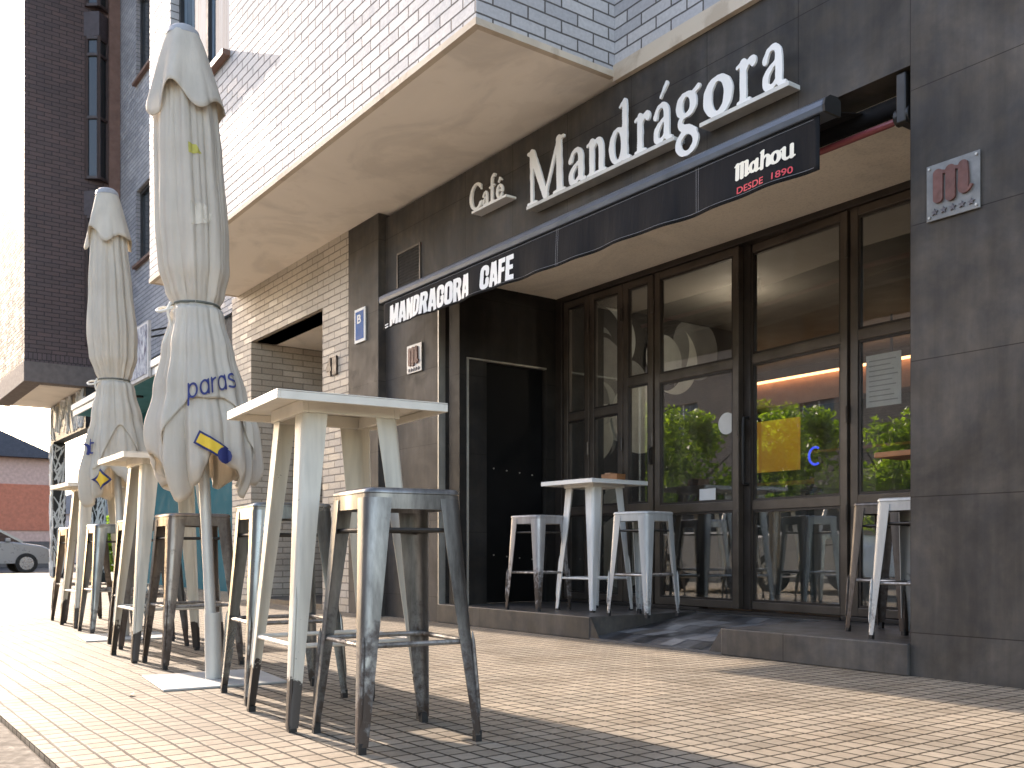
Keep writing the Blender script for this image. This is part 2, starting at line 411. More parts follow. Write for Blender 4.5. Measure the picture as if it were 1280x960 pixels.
M['frame_dark'] = plain('dark_window_frame_paint', (.025,.027,.03), .45)
M['sill'] = plain('red_brown_tile_sill', (.16,.085,.06), .5)
M['bayframe'] = plain('dark_plum_frame', (.05,.032,.03), .5)
M['teal'] = plain('teal_paint', (.028,.13,.16), .85, 0, .12, 2, spec=.06)
M['teal_l'] = plain('teal_ceiling_paint', (.09,.25,.28), .85, 0, .1, 2, spec=.06)
M['white_paint'] = plain('white_paint', (.75,.74,.71), .5, 0, .1, 3)
M['maroon_p'] = plain('maroon_paint', (.17,.03,.04), .5)
M['blue'] = plain('blue_sign_enamel', (.02,.11,.34), .6, 0, .1, 14, spec=.15)
M['plaque'] = plain('frosted_acrylic_plaque', (.17,.17,.165), .35, .1, .3, 14)
M['plaque_w'] = plain('white_acrylic_plaque', (.52,.50,.48), .3, .0, .15, 14)
M['rustred'] = plain('weathered_red_letter', (.14,.06,.05), .6, 0, .3, 20)
M['starc'] = plain('dark_star_print', (.10,.09,.10), .5)
M['number'] = plain('dark_bronze_numeral', (.05,.04,.035), .5, .4)
M['pave'] = pavers('small_square_pavers')
M['kerb'] = plain('rough_granite_kerb', (.16,.14,.115), .9, 0, .35, 14, .8, 40, spec=.08)
M['asphalt'] = plain('asphalt', (.05,.05,.052), .9, 0, .25, 30, .6, 120, spec=.08)
M['stool_a'] = metal_rusty('worn_galvanised_steel', (.29,.285,.28), (.085,.082,.078), .23, .48)
M['stool_b'] = metal_rusty('blue_grey_galvanised_steel', (.33,.34,.335), (.14,.145,.14), .14, .42, .85, .30)
M['stool_c'] = metal_rusty('brown_stained_steel', (.28,.24,.21), (.10,.085,.075), .27, .5, .8, .36)
M['stool_d'] = metal_rusty('dark_stained_steel', (.15,.14,.135), (.06,.055,.05), .24, .5, .75, .38)
M['stool_w'] = metal_rusty('grey_white_painted_steel', (.47,.48,.475), (.34,.35,.35), .12, .36, .2, .4)
M['stool_m'] = metal_rusty('mottled_grey_steel', (.42,.41,.41), (.25,.24,.24), .17, .54, .5, .4)
M['brace'] = plain('dark_steel_rod', (.06,.055,.05), .5, .6)
M['rod'] = metal_rusty('worn_steel_rod', (.45,.43,.40), (.2,.18,.16), .35, .35, .8, .35)
M['rubber'] = plain('black_rubber', (.018,.016,.015), .7)
M['table'] = painted_leg('cream_white_paint', (.66,.62,.53), (.045,.035,.03), .165)
M['table_top'] = plain('cream_white_top_paint', (.70,.665,.59), .42, 0, .12, 7)
M['table_in'] = painted_leg('white_lacquer', (.70,.70,.68), (.05,.045,.04), -.2)
M['table_in_top'] = plain('white_lacquer_top', (.72,.72,.70), .4, 0, .04, 5)
M['base'] = plain('grey_painted_base_plate', (.42,.42,.40), .5, .2, .2, 5)
M['pole'] = plain('pale_grey_pole_paint', (.55,.54,.50), .42, .2, .12, 6)
M['cloth'] = fabric('off_white_canvas', (.78,.715,.62), .28, .15)
M['cloth2'] = fabric('aged_off_white_canvas', (.78,.72,.62), .28, .15)
M['cord'] = plain('grey_green_cord', (.14,.15,.13), .8)
M['cord_w'] = plain('white_cord', (.68,.66,.6), .8)
M['cap'] = plain('grey_parasol_cap', (.33,.33,.34), .5)
M['wood'] = plain('orange_brown_wood', (.30,.13,.05), .5, 0, .25, 12)
M['paper'] = plain('white_paper', (.62,.62,.60), .7, 0, .08, 9)

# ------------------------------------------------------------------ lettering from strokes
def spline(pts, k=7):
    P = [pts[0]] + list(pts) + [pts[-1]]; out = []
    for i in range(1, len(P)-2):
        a, b, c, d = [np.array(q, float) for q in P[i-1:i+3]]
        for j in range(k):
            t = j/k
            out.append(.5*((2*b) + (c-a)*t + (2*a-5*b+4*c-d)*t*t + (3*b-a-3*c+d)*t**3))
    out.append(np.array(P[-2], float)); return out
def ell(cx, cy, rx, ry, w_side, w_top, a0=0, a1=360, n=40):
    return ('l', [(cx+rx*math.cos(R(t)), cy+ry*math.sin(R(t)), w_top+(w_side-w_top)*abs(math.cos(R(t)))**1.3) for t in np.linspace(a0, a1, n)])
def glyph(strokes, res=.022, rough=0.0, seed=0):
    """union of strokes -> (verts2d, faces). kinds: c smooth curve, l polyline, b flat-ended bars"""
    segs = []
    for k, pts in strokes:
        q = spline(pts) if k == 'c' else [np.array(p, float) for p in pts]
        for a, b in zip(q, q[1:]): segs.append((a, b, k == 'b'))
    xs = [p[0] for s in segs for p in s[:2]]; ys = [p[1] for s in segs for p in s[:2]]; wm = max(p[2] for s in segs for p in s[:2]) + 2*res
    gx = np.arange(min(xs)-wm, max(xs)+wm+res, res); gy = np.arange(min(ys)-wm, max(ys)+wm+res, res)
    X, Y = np.meshgrid(gx, gy, indexing='ij'); F = np.full(X.shape, -9.0)
    for a, b, flat in segs:
        d = b[:2]-a[:2]; L = math.hypot(*d)
        if L < 1e-9: continue
        u = ((X-a[0])*d[0] + (Y-a[1])*d[1])/L
        if flat:
            v = abs((X-a[0])*d[1] - (Y-a[1])*d[0])/L
            t = np.clip(u/L, 0, 1); f = np.minimum(np.minimum(u, L-u), (a[2]+(b[2]-a[2])*t) - v)
        else:
            t = np.clip(u/L, 0, 1)
            f = (a[2]+(b[2]-a[2])*t) - np.hypot(X-(a[0]+d[0]*t), Y-(a[1]+d[1]*t))
        F = np.maximum(F, f)
    if rough:
        F = F + rough*(np.sin(X*31+seed)*np.sin(Y*27+seed*2.1) + .6*np.sin(X*57-seed+Y*19))
    F[np.abs(F) < 1e-7] = 1e-7
    vid = {}; vs = []; fs = []
    def vert(key, p):
        if key not in vid: vid[key] = len(vs); vs.append(p)
        return vid[key]
    nx, ny = F.shape
    for i in range(nx-1):
        for j in range(ny-1):
            c = [(i, j), (i+1, j), (i+1, j+1), (i, j+1)]
            val = [F[q] for q in c]
            if max(val) <= 0: continue
            poly = []
            for k in range(4):
                p, q = c[k], c[(k+1) % 4]; fp, fq = val[k], val[(k+1) % 4]
                if fp > 0: poly.append(vert(p, (gx[p[0]], gy[p[1]])))
                if (fp > 0) != (fq > 0):
                    t = fp/(fp-fq); key = (min(p, q), max(p, q))
                    poly.append(vert(key, (gx[p[0]]+(gx[q[0]]-gx[p[0]])*t, gy[p[1]]+(gy[q[1]]-gy[p[1]])*t)))
            if len(poly) > 2: fs.append(tuple(poly))
    return vs, fs
def put_glyph(mb, g, fn, depth):
    """fn(u,v,t) maps glyph space to 3D; t=0 back, t=1 front (towards the viewer); depth unused when 0"""
    vs, fs = g; n = len(vs)
    front = [fn(u, v, 1) for u, v in vs]
    if not depth:
        mb.add(front, fs); return
    back = [fn(u, v, 0) for u, v in vs]
    cnt = {}
    for f in fs:
        for a, b in zip(f, f[1:]+f[:1]): cnt[(a, b)] = 1
    side = [(b, a, n+a, n+b) for (a, b) in cnt if (b, a) not in cnt]
    mb.add(front+back, list(fs)+side)
def font_mesh(txt, size=1.0, offset=0.0):
    cu = bpy.data.curves.new('tmp', 'FONT'); cu.body = txt; cu.size = size; cu.offset = offset; cu.resolution_u = 4
    o = bpy.data.objects.new('tmp', cu); COL.objects.link(o)
    me = bpy.data.meshes.new_from_object(o.evaluated_get(bpy.context.evaluated_depsgraph_get()))
    vs = [(v.co.x, v.co.y) for v in me.vertices]; fs = [tuple(p.vertices) for p in me.polygons]
    bpy.data.objects.remove(o); bpy.data.curves.remove(cu); bpy.data.meshes.remove(me)
    return vs, fs
def fit(g, x0, x1, z0, z1):
    """map a glyph's box to a rectangle; returns (verts, faces) in those units"""
    vs, fs = g; ax = [p[0] for p in vs]; ay = [p[1] for p in vs]
    a, b, c, d = min(ax), max(ax), min(ay), max(ay)
    return [(x0+(p[0]-a)/(b-a)*(x1-x0), z0+(p[1]-c)/(d-c)*(z1-z0)) for p in vs], fs

SER = {
 'M': [('l', [(.13,.02,.045),(.11,.97,.05)]), ('l', [(.13,.96,.085),(.56,.06,.075)]), ('l', [(.55,.05,.04),(.95,.96,.035)]), ('l', [(.97,.97,.075),(1.0,.03,.085)]),
       ('l', [(.0,.02,.028),(.26,.02,.028)]), ('l', [(.83,.02,.03),(1.15,.02,.03)]), ('l', [(.0,.98,.03),(.14,.98,.03)]), ('l', [(.95,.98,.03),(1.12,.98,.03)])],
 'a': [('c', [(.05,.44,.058),(.12,.56,.04),(.25,.59,.045),(.34,.5,.068),(.355,.3,.075),(.36,.1,.07),(.41,.03,.045),(.49,.03,.028)]),
       ('c', [(.34,.37,.035),(.2,.32,.04),(.08,.21,.065),(.07,.08,.06),(.17,.03,.045),(.27,.07,.035),(.35,.16,.03)])],
 'n': [('l', [(.13,.58,.07),(.13,.02,.072)]), ('l', [(.0,.55,.026),(.12,.6,.03)]), ('l', [(.01,.02,.028),(.25,.02,.028)]), ('l', [(.3,.02,.028),(.55,.02,.028)]),
       ('c', [(.15,.44,.03),(.25,.56,.042),(.36,.55,.06),(.415,.42,.072),(.42,.2,.072),(.42,.02,.072)])],
 'd': [ell(.215,.295,.165,.27,.07,.035), ('l', [(.405,.98,.06),(.405,.05,.074)]), ('l', [(.405,.03,.04),(.53,.03,.028)]), ('l', [(.28,.93,.028),(.4,1.0,.035)])],
 'r': [('l', [(.13,.58,.07),(.13,.02,.072)]), ('l', [(.0,.55,.026),(.12,.6,.03)]), ('l', [(.01,.02,.028),(.27,.02,.028)]), ('c', [(.15,.42,.03),(.23,.55,.04),(.33,.57,.065),(.35,.53,.062)])],
 'g': [ell(.24,.40,.155,.165,.072,.035), ell(.25,-.19,.19,.165,.062,.04), ('c', [(.16,.25,.035),(.1,.15,.05),(.16,.06,.055),(.3,.02,.055),(.41,-.06,.06)]), ('l', [(.36,.53,.03),(.5,.6,.045)])],
 'o': [ell(.285,.295,.205,.265,.085,.042)],
 'C': [ell(.38,.5,.31,.46,.085,.045,48,318), ('l', [(.60,.88,.04),(.64,.70,.025)]), ('l', [(.62,.1,.03),(.68,.24,.03)])],
 'f': [('c', [(.36,.93,.06),(.27,.96,.045),(.18,.84,.065),(.17,.6,.07),(.17,.02,.07)]), ('l', [(.02,.56,.03),(.34,.58,.03)]), ('l', [(.05,.02,.028),(.3,.02,.028)])],
 'e': [ell(.25,.3,.18,.27,.075,.04,0,325), ('l', [(.1,.33,.028),(.42,.33,.03)])],
}
BLK = {}   # heavy condensed capitals, height 1, width about .6
w_, t_ = .125, .095
def rr(cx, x0, x1, y0, y1, a0, a1, w): return None
BLK['M'] = (.86, [('b', [(.125,0,w_),(.125,1,w_)]), ('b', [(.735,0,w_),(.735,1,w_)]), ('b', [(.2,1,.10),(.43,.08,.10)]), ('b', [(.66,1,.10),(.43,.08,.10)])])
BLK['A'] = (.66, [('b', [(.11,0,w_),(.27,1,w_)]), ('b', [(.55,0,w_),(.39,1,w_)]), ('b', [(.15,.26,.075),(.5,.26,.075)])])
BLK['N'] = (.64, [('b', [(.125,0,w_),(.125,1,w_)]), ('b', [(.515,0,w_),(.515,1,w_)]), ('b', [(.14,1,.11),(.5,0,.11)])])
BLK['D'] = (.62, [('b', [(.125,0,w_),(.125,1,w_)]), ('c', [(.12,.905,t_),(.33,.9,t_),(.48,.78,w_),(.49,.5,w_),(.48,.22,w_),(.33,.1,t_),(.12,.095,t_)])])
BLK['R'] = (.64, [('b', [(.125,0,w_),(.125,1,w_)]), ('c', [(.12,.905,t_),(.36,.9,t_),(.49,.82,w_),(.49,.64,w_),(.36,.5,t_),(.12,.49,t_)]), ('b', [(.4,.5,w_),(.52,0,w_)])])
BLK['G'] = (.64, [('c', [(.51,.66,w_),(.5,.82,w_),(.32,.905,t_),(.14,.82,w_),(.125,.5,w_),(.14,.18,w_),(.32,.095,t_),(.5,.18,w_),(.51,.4,w_)]), ('b', [(.34,.42,.08),(.63,.42,.08)])])
BLK['O'] = (.64, [('c', [(.32,.905,t_),(.14,.82,w_),(.125,.5,w_),(.14,.18,w_),(.32,.095,t_),(.5,.18,w_),(.515,.5,w_),(.5,.82,w_),(.32,.905,t_)])])
BLK['C'] = (.62, [('c', [(.5,.64,w_),(.49,.82,w_),(.32,.905,t_),(.14,.82,w_),(.125,.5,w_),(.14,.18,w_),(.32,.095,t_),(.49,.18,w_),(.5,.36,w_)])])
BLK['F'] = (.52, [('b', [(.125,0,w_),(.125,1,w_)]), ('b', [(.1,.9,.1),(.5,.9,.1)]), ('b', [(.1,.52,.09),(.46,.52,.09)])])
BLK['E'] = (.54, [('b', [(.125,0,w_),(.125,1,w_)]), ('b', [(.1,.9,.1),(.52,.9,.1)]), ('b', [(.1,.51,.09),(.48,.51,.09)]), ('b', [(.1,.1,.1),(.52,.1,.1)])])
# ------------------------------------------------------------------ setting: ground
tag(MB().box(-27, 8, .53, 16, -.3, 0).build('pavement', M['pave']), kind='structure')
tag(MB().box(-27, 8, .36, .528, -.3, -.012).build('kerb', M['kerb'], bevel=.012), kind='structure')
tag(MB().box(-60, 12, -5.1, .358, -.3, -.10).build('gravel_verge', plain('pale_brown_gravel', (.27,.235,.19), .9, 0, .3, 9, .9, 45, spec=.08)), kind='structure')
tag(MB().box(-400, 300, -400, 300, -.5, -.125).build('road', M['asphalt']), kind='structure')

# ------------------------------------------------------------------ the main building
B = thing('apartment_building', 'brick apartment building with overhanging bay above dark clad cafe front', 'building', (-7, 4.05, 0))
BX0, BX1, BY, SZ = -10.96, -4.49, 3.01, 3.53
def P(name, mb, mat, parent=B, **k): return mb.build(name, mat, parent, **k)
m = MB(); walled(m, BX0, BX1, SZ+.035, 14, BY, BY+.25, [(-10.2,-8.44,5.03,6.6),(-10.2,-8.44,8.1,9.7),(-7.0,-5.4,8.1,9.7)])
m.box(BX1-.25, BX1, BY+.25, 4.07, SZ+.035, 14).box(BX0, BX0+.25, BY+.25, 4.66, SZ+.035, 14)
P('bay_wall', m, M['bay_brick'])
m = MB().box(BX0+.02, BX1-.02, BY+.02, 4.3, SZ, SZ+.033)
P('soffit', m, M['soffit'])
m = MB()
m.box(BX0-.006, BX1+.008, BY-.008, BY+.035, SZ-.006, SZ+.034).box(BX1-.035, BX1+.008, BY+.035, 4.04, SZ-.006, SZ+.034).box(BX0-.006, BX0+.035, BY+.035, 4.6, SZ-.006, SZ+.034)
P('drip_edge', m, M['trim'])
# windows of the bay
def window(x0, x1, z0, z1, y, depth, gm, fm, parent=B, mull=2, sill=True):
    f = MB(); w = .055
    f.box(x0, x0+w, y+depth-.05, y+depth+.02, z0, z1).box(x1-w, x1, y+depth-.05, y+depth+.02, z0, z1)
    f.box(x0+w, x1-w, y+depth-.05, y+depth+.02, z0, z0+w).box(x0+w, x1-w, y+depth-.05, y+depth+.02, z1-w, z1)
    for k in range(1, mull):
        c = x0+(x1-x0)*k/mull; f.box(c-w*.55, c+w*.55, y+depth-.05, y+depth+.02, z0+w, z1-w)
    fo = P('window', f, fm, parent)
    P('pane', MB().box(x0+w*.5, x1-w*.5, y+depth-.012, y+depth, z0+w*.5, z1-w*.5), gm, fo)
    if sill: P('window_sill', MB().box(x0-.02, x1+.02, y-.07, y+depth-.052, z0-.045, z0+.003), M['sill'], fo)
    return fo
for (x0,x1,z0,z1) in [(-10.2,-8.44,5.03,6.6),(-10.2,-8.44,8.1,9.7),(-7.0,-5.4,8.1,9.7)]:
    window(x0, x1, z0, z1, BY, .14, M['win_sky'], M['frame_dark'])
# wall above the cafe, right of the bay
P('upper_wall', MB().box(BX1+.002, 6, 4.05, 4.3, 3.60, 14), M['bay_brick'])
P('moulding', MB().box(BX1+.002, 6, 4.035, 4.3, 3.497, 3.598), M['trim'])
# dark cladding
FY = 4.07
m = MB(); walled(m, -7.5, 6, 0, 3.495, FY, FY+.25, [(-6.62,-2.5,-1,2.8)])
P('cladding', m, M['clad'])
P('pilaster', MB().box(-8.08, -7.502, 4.0, 4.4, 0, SZ-.002), M['clad'], bevel=.004)
P('corner_strip', MB().box(-6.619, -6.606, FY-.004, FY+.06, .0, 2.6), M['edge'])
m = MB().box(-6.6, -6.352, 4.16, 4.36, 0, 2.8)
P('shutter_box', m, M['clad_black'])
m = MB(); 
# recess side wall at x=-6.35 (faces the street to the right) with a black door in it
def walledY(m, y0, y1, z0, z1, x0, x1, holes):
    ys = sorted({y0, y1, *[h[0] for h in holes], *[h[1] for h in holes]}); zs = sorted({z0, z1, *[h[2] for h in holes], *[h[3] for h in holes]})
    for a, b in zip(ys, ys[1:]):
        for c, d in zip(zs, zs[1:]):
            if any(h[0] < (a+b)/2 < h[1] and h[2] < (c+d)/2 < h[3] for h in holes if c >= z0 and d <= z1): continue
            m.box(x0, x1, a, b, c, d)
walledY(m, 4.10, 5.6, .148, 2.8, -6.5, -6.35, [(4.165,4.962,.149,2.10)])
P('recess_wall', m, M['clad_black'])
d = P('door', MB().box(-6.43, -6.385, 4.185, 4.945, .155, 2.085), M['door_black'], bevel=.003)
f = MB().box(-6.384, -6.343, 4.166, 4.184, .149, 2.099).box(-6.384, -6.343, 4.184, 4.961, 2.086, 2.099)
P('door_frame', f, M['edge'], d)
sc = MB()
for zz in (.55, 1.25):
    for k in range(5): sc.tube([(-6.386, 4.32+.13*k, zz-.012*k),(-6.381, 4.32+.13*k, zz-.012*k)], .006, 8)
P('rivet', sc, M['edge'], d)
P('recess_ceiling', MB().box(-6.35, -2.5, 4.29, 5.14, 2.69, 2.80), M['stucco'])
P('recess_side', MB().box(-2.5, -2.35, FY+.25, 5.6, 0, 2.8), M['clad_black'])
m = MB().box(-6.62, -2.5, 4.292, 4.33, 2.801, 3.2).box(-6.62, -2.5, FY+.251, 4.291, 2.802, 2.85)
P('awning_housing', m, M['dull'])
# step with an entrance ramp cut into it
NX0, NX1 = -4.73, -3.62
m = MB().box(-6.6, NX0, 4.05, 5.2, 0, .148).box(NX1, -2.5, 4.05, 5.2, 0, .148)
m.prism([(NX0, .0), (NX1, .0), (NX1, .148), (NX0, .148)], lambda u, v, t: (u, t, v), 5.03, 5.2)
m.add([(NX0,4.055,0),(NX0,5.03,0),(NX0,5.03,.148),(NX0,4.055,.148),(NX0+.10,4.055,0)], [(0,4,3)])
m.add([(NX1,4.053,0),(NX1-.10,4.053,0),(NX1,4.053,.148)], [(0,1,2)])
P('step', m, M['stone'], bevel=.006)
# patterned floor of the ramp
rm = {k: plain('ramp_tile_'+n, c, .35, 0, .12, 6) for k, n, c in ((0,'mid_grey',(.10,.098,.10)),(1,'dark',(.035,.034,.035)),(2,'pale_grey',(.24,.235,.235)),(3,'brown_grey',(.13,.115,.10)))}
ramp_o = P('ramp', MB().add([(NX0,4.05,.012),(NX1,4.05,.012),(NX1,5.03,.135),(NX0,5.03,.135),(NX0,4.05,0),(NX1,4.05,0),(NX1,5.03,0),(NX0,5.03,0)], [(0,1,2,3),(4,5,1,0),(7,6,5,4)]), rm[0])
def rz(y): return .012+(y-4.05)/.98*.123+.003
cols = [0,2,1,2,0,3,1,2,0,1,2,0]
for i in range(9):
    for j in range(5):
        kx = NX0+.02+i*.118; ky = 4.07+j*.19; c = cols[(i*2+j*3) % 12]
        if c == 0: continue
        x1 = min(kx+.108, NX1-.01); sk = .05 if j % 2 else -.05
        q = [(kx, ky), (x1, ky), (min(x1+sk, NX1-.01), ky+.18), (max(min(kx+sk, NX1-.02), NX0+.01), ky+.18)]
        P('ramp_tile', MB().add([(x, y, rz(y)) for x, y in q], [(0,1,2,3)]), rm[c], ramp_o)
# brick wall beside number 41 with the recessed house entrance
DX0, DX1, DZ = -10.52, -8.64, 2.93
m = MB(); walled(m, -11.13, -8.082, 0, SZ-.002, 4.0, 4.3, [(DX0,DX1,-1,DZ)])
m.box(DX0-.2, DX0, 4.3, 5.4, 0, DZ+.1).box(DX1, DX1+.2, 4.3, 5.4, 0, DZ+.1)
P('ground_wall', m, M['ground_brick'])
P('entrance_ceiling', MB().box(DX0, DX1, 4.05, 5.4, DZ, DZ+.1), M['soffit'])
P('entrance_lamp', MB().tube([(-9.55, 4.55, DZ-.012),(-9.55, 4.55, DZ-.001)], .045, 16), M['bronze_d'])
d = P('entrance_door', MB().box(DX0+.001, DX1-.001, 5.2, 5.28, 0.02, DZ-.001), M['door_black'])
P('door_frame', MB().box(DX0+.002, DX0+.07, 5.15, 5.199, .02, DZ-.002).box(DX1-.07, DX1-.002, 5.15, 5.199, .02, DZ-.002), M['bronze_d'], d)
P('door_step', MB().box(DX0+.002, DX1-.002, 4.02, 5.1, .001, .05), M['stone'])
# far wall, set back behind the bay
YW = 4.66
m = MB(); walled(m, -18.95, BX0+.2, 3.85, 14, YW, YW+.3, [(-17.82,-16.3,5.62,6.96),(-17.82,-16.3,8.88,10.4),(-14.6,-13.2,5.62,6.96),(-14.6,-13.2,8.88,10.4)])
P('far_wall', m, M['far_brick'])
for x0, x1 in ((-17.82,-16.3),(-14.6,-13.2)):
    for z0, z1 in ((5.62,6.96),(8.88,10.4)): window(x0, x1, z0, z1, YW, .12, M['win_dark'], M['frame_dark'])
P('dark_band', MB().box(-18.95, -11.13, YW+.05, YW+.3, 3.2, 3.848), M['dull'])
P('roof', MB().box(-18.9, 6, 3.2, 12, 14.002, 14.2), M['stone'])
P('back_wall', MB().box(-18.9, 6, 11.7, 12, 0, 14), M['far_brick'])

# teal shop
T = thing('teal_shop', 'teal painted shopfront with a projecting white edged canopy left of the brick entrance', 'shop', (-15, 4.6, 0))
CY = 3.75
P('wall', MB().box(-18.9, -11.14, YW+.02, YW+.2, 0, 3.198), M['teal'], T)
c = P('canopy', MB().box(-18.5, -12.9, CY+.03, YW+.018, 2.985, 3.03), M['teal_l'], T)
P('fascia', MB().box(-18.5, -12.9, CY, CY+.028, 2.965, 3.06).box(-18.5, -13.05, CY-.03, CY+.0, 3.07, 3.16), M['white_paint'], c)
P('end_panel', MB().box(-12.898, -12.86, CY, YW+.018, 2.965, 3.06).box(-13.05, -13.0, CY-.03, YW+.01, 3.075, 3.16), M['maroon_p'], c)
for k in range(5):
    x = -13.75-.9*k
    P('downlight', MB().tube([(x, 4.12, 2.955),(x, 4.12, 2.984)], .055, 14), M['black_metal'], c)
P('column', MB().tube([(-12.2, 4.45, 0),(-12.2, 4.45, 3.19)], .06, 14), M['teal_l'], T)
# picture panel above the canopy
M['panel_edge'] = plain('panel_edge_paint', (.5,.5,.5), .9, spec=.05)
pan = thing('picture_panel', 'pale hanging picture panel above the teal canopy behind the small parasol', 'sign', (-14, 3.72, 3))
P('board', MB().box(-14.55, -13.55, 3.70, 3.74, 2.95, 3.72), M['panel_edge'], pan)
mp, nt, b = new_mat('blurred_street_picture')
st = N(nt, 'ShaderNodeMapping', {'Vector': uvw(nt), 'Scale': (5, 2.2, 1)}); n1 = noise(nt, st.outputs[0], 2.0, 5, .7)
nt.links.new(ramp(nt, n1.outputs[0], [(.38, (.10,.09,.13)), (.5, (.32,.35,.40)), (.6, (.5,.53,.56))]).outputs[0], b.inputs['Base Color'])
b.inputs['Roughness'].default_value = .9; b.inputs['Specular IOR Level'].default_value = .05
P('picture', MB().box(-14.50, -13.62, 3.692, 3.699, 3.0, 3.68), mp, pan)
for x in (-14.4, -13.7): P('bracket', MB().bar((x, 3.745, 3.6), (x, YW, 3.9), .025, .025), M['black_metal'], pan)

# ------------------------------------------------------------------ wing of the neighbouring building, carried over a passage
Wg = thing('neighbour_building', 'purple brown brick building raised over an open passage at the left', 'building', (-20, 3.8, 0))
WX, WY0 = -19.0, 3.05
m = MB().box(-22.6, WX, WY0, 11, 4.12, 14)
P('wall', m, M['wing_brick'], Wg)
P('soldier_course', MB().box(WX-.1, WX+.004, WY0-.004, 4.66, 3.96, 4.118).box(-22.6, WX-.1, WY0-.004, WY0+.1, 3.96, 4.118), M['wing_sold'], Wg)
P('lintel', MB().box(-22.6, WX+.012, WY0-.01, WY0+.3, 3.60, 3.958).box(WX-.3, WX+.012, WY0+.3, 4.7, 3.60, 3.958), plain('grey_brown_render', (.155,.13,.12), .8), Wg)
P('soffit', MB().box(-22.58, WX-.3, WY0+.3, 11, 3.62, 3.70), M['soffit'], Wg)
P('corner_post', MB().box(WX-.02, WX+.10, 4.46, 4.655, 3.7, 14), plain('red_brown_render', (.17,.10,.08), .8), Wg)
P('support_wall', MB().box(-22.6, -20.6, 7.5, 11, 0, 3.62), M['wing_brick'], Wg)
# slender bay window in the corner of the wing
bw = P('bay_window', MB(), M['frame_dark'], Wg) if False else None
for z0, z1 in ((6.95-2.6, 6.75), (7.42, 10.05), (10.6, 13.2)):
    f = MB()
    for (x, y) in ((WX+.02, 4.08), (WX+.16, 4.26), (WX+.02, 4.44)): f.box(x-.03, x+.03, y-.025, y+.025, z0, z1)
    for zz in (z0, z0+(z1-z0)*.42, z0+(z1-z0)*.86, z1-.06):
        f.bar((WX+.02, 4.08, zz+.03), (WX+.16, 4.26, zz+.03), .05, .05).bar((WX+.16, 4.26, zz+.03), (WX+.02, 4.44, zz+.03), .05, .05)
    fo = P('bay_window', f, M['bayframe'], Wg)
    g = MB().add([(WX+.015,4.09,z0),(WX+.15,4.26,z0),(WX+.15,4.26,z1),(WX+.015,4.09,z1)], [(0,1,2,3)]).add([(WX+.15,4.26,z0),(WX+.015,4.43,z0),(WX+.015,4.43,z1),(WX+.15,4.26,z1)], [(0,1,2,3)])
    P('pane', g, M['win_dark'], fo)
    pa = MB().prism([(WX,4.04),(WX+.2,4.26),(WX,4.48)], lambda u, v, t: (u, v, t), z1, z1+.45)
    P('apron_panel', pa, plain('dark_purple_panel', (.06,.045,.05), .6), fo)

# white branch-patterned passage screen under the wing
SCN = thing('passage_screen', 'dark screen cut with white branching pattern around the passage at far left', 'screen', (-21, 4.1, 0))
dk = M['black_metal']; wl = plain('white_branch_pattern', (.66,.68,.68), .6)
def branches(mb, u0, u1, v0, v1, n, fn, seed):
    r = random.Random(seed)
    for k in range(n):
        a = (r.uniform(u0, u1), r.uniform(v0, v1)); ang = r.uniform(60, 120)+r.choice((0,0,35,-35)); L = r.uniform(.25, .6); w = r.uniform(.018, .04)
        bx = a[0]+math.cos(R(ang))*L; by = a[1]+math.sin(R(ang))*L
        bx = min(max(bx, u0), u1); by = min(max(by, v0), v1)
        d = Vector((bx-a[0], by-a[1])); 
        if d.length < .08: continue
        nn = Vector((-d.y, d.x)).normalized()*w/2
        lift = .002+.0006*k
        mb.prism([(a[0]-nn.x, a[1]-nn.y), (bx-nn.x*.5, by-nn.y*.5), (bx+nn.x*.5, by+nn.y*.5), (a[0]+nn.x, a[1]+nn.y)], lambda u, v, t: fn(u, v, t), 0, lift)
sb = P('beam', MB().box(-22.3, -19.05, 4.08, 4.3, 2.84, 3.598), dk, SCN)
q = MB(); branches(q, -22.28, -19.1, 2.85, 3.59, 70, lambda u, v, t: (u, 4.079-t, v), 3); P('pattern', q, wl, sb)
for cx, sd in ((-22.17, 5), (-18.7, 8)):
    cl = P('column', MB().box(cx-.14, cx+.14, 4.085, 4.33, 0, 2.838), dk, SCN)
    q = MB(); branches(q, cx-.135, cx+.135, .02, 2.8, 60, lambda u, v, t: (u, 4.084-t, v), sd)
    branches(q, 4.09, 4.32, .02, 2.8, 50, lambda u, v, t: (cx+.141+t, u, v), sd+1); P('pattern', q, wl, cl)

# ------------------------------------------------------------------ glazed shopfront of the cafe
G = thing('glass_shopfront', 'bronze framed glass shopfront with small panes recessed behind the awning', 'shopfront', (-4.4, 5.12, .148))
GY = 5.08
def frame_rect(mb, x0, x1, z0, z1, w, y0, y1):
    mb.box(x0, x0+w, y0, y1, z0, z1).box(x1-w, x1, y0, y1, z0, z1).box(x0+w, x1-w, y0, y1, z0, z0+w).box(x0+w, x1-w, y0, y1, z1-w, z1)
of = MB().box(-6.349, -6.27, GY-.02, GY+.08, .15, 2.688).box(-2.9, -2.502, GY-.02, GY+.08, .15, 2.688).box(-6.27, -2.9, GY-.02, GY+.08, 2.645, 2.688)
of.box(-6.27, NX0, GY-.02, GY+.08, .149, .175).box(NX1+.05, -2.9, GY-.02, GY+.08, .149, .175)
P('outer_frame', of, M['bronze_d'], G, bevel=.003)
P('light_leak_cover', MB().box(-4.425, -4.325, GY+.052, GY+.12, .175, 2.645), M['bronze_d'], G)  # added post, blocks the light leaking through the gap of the ajar leaf
P('threshold', MB().box(NX0, NX1+.05, GY-.03, GY+.08, .149, .165), M['bronze_d'], G)
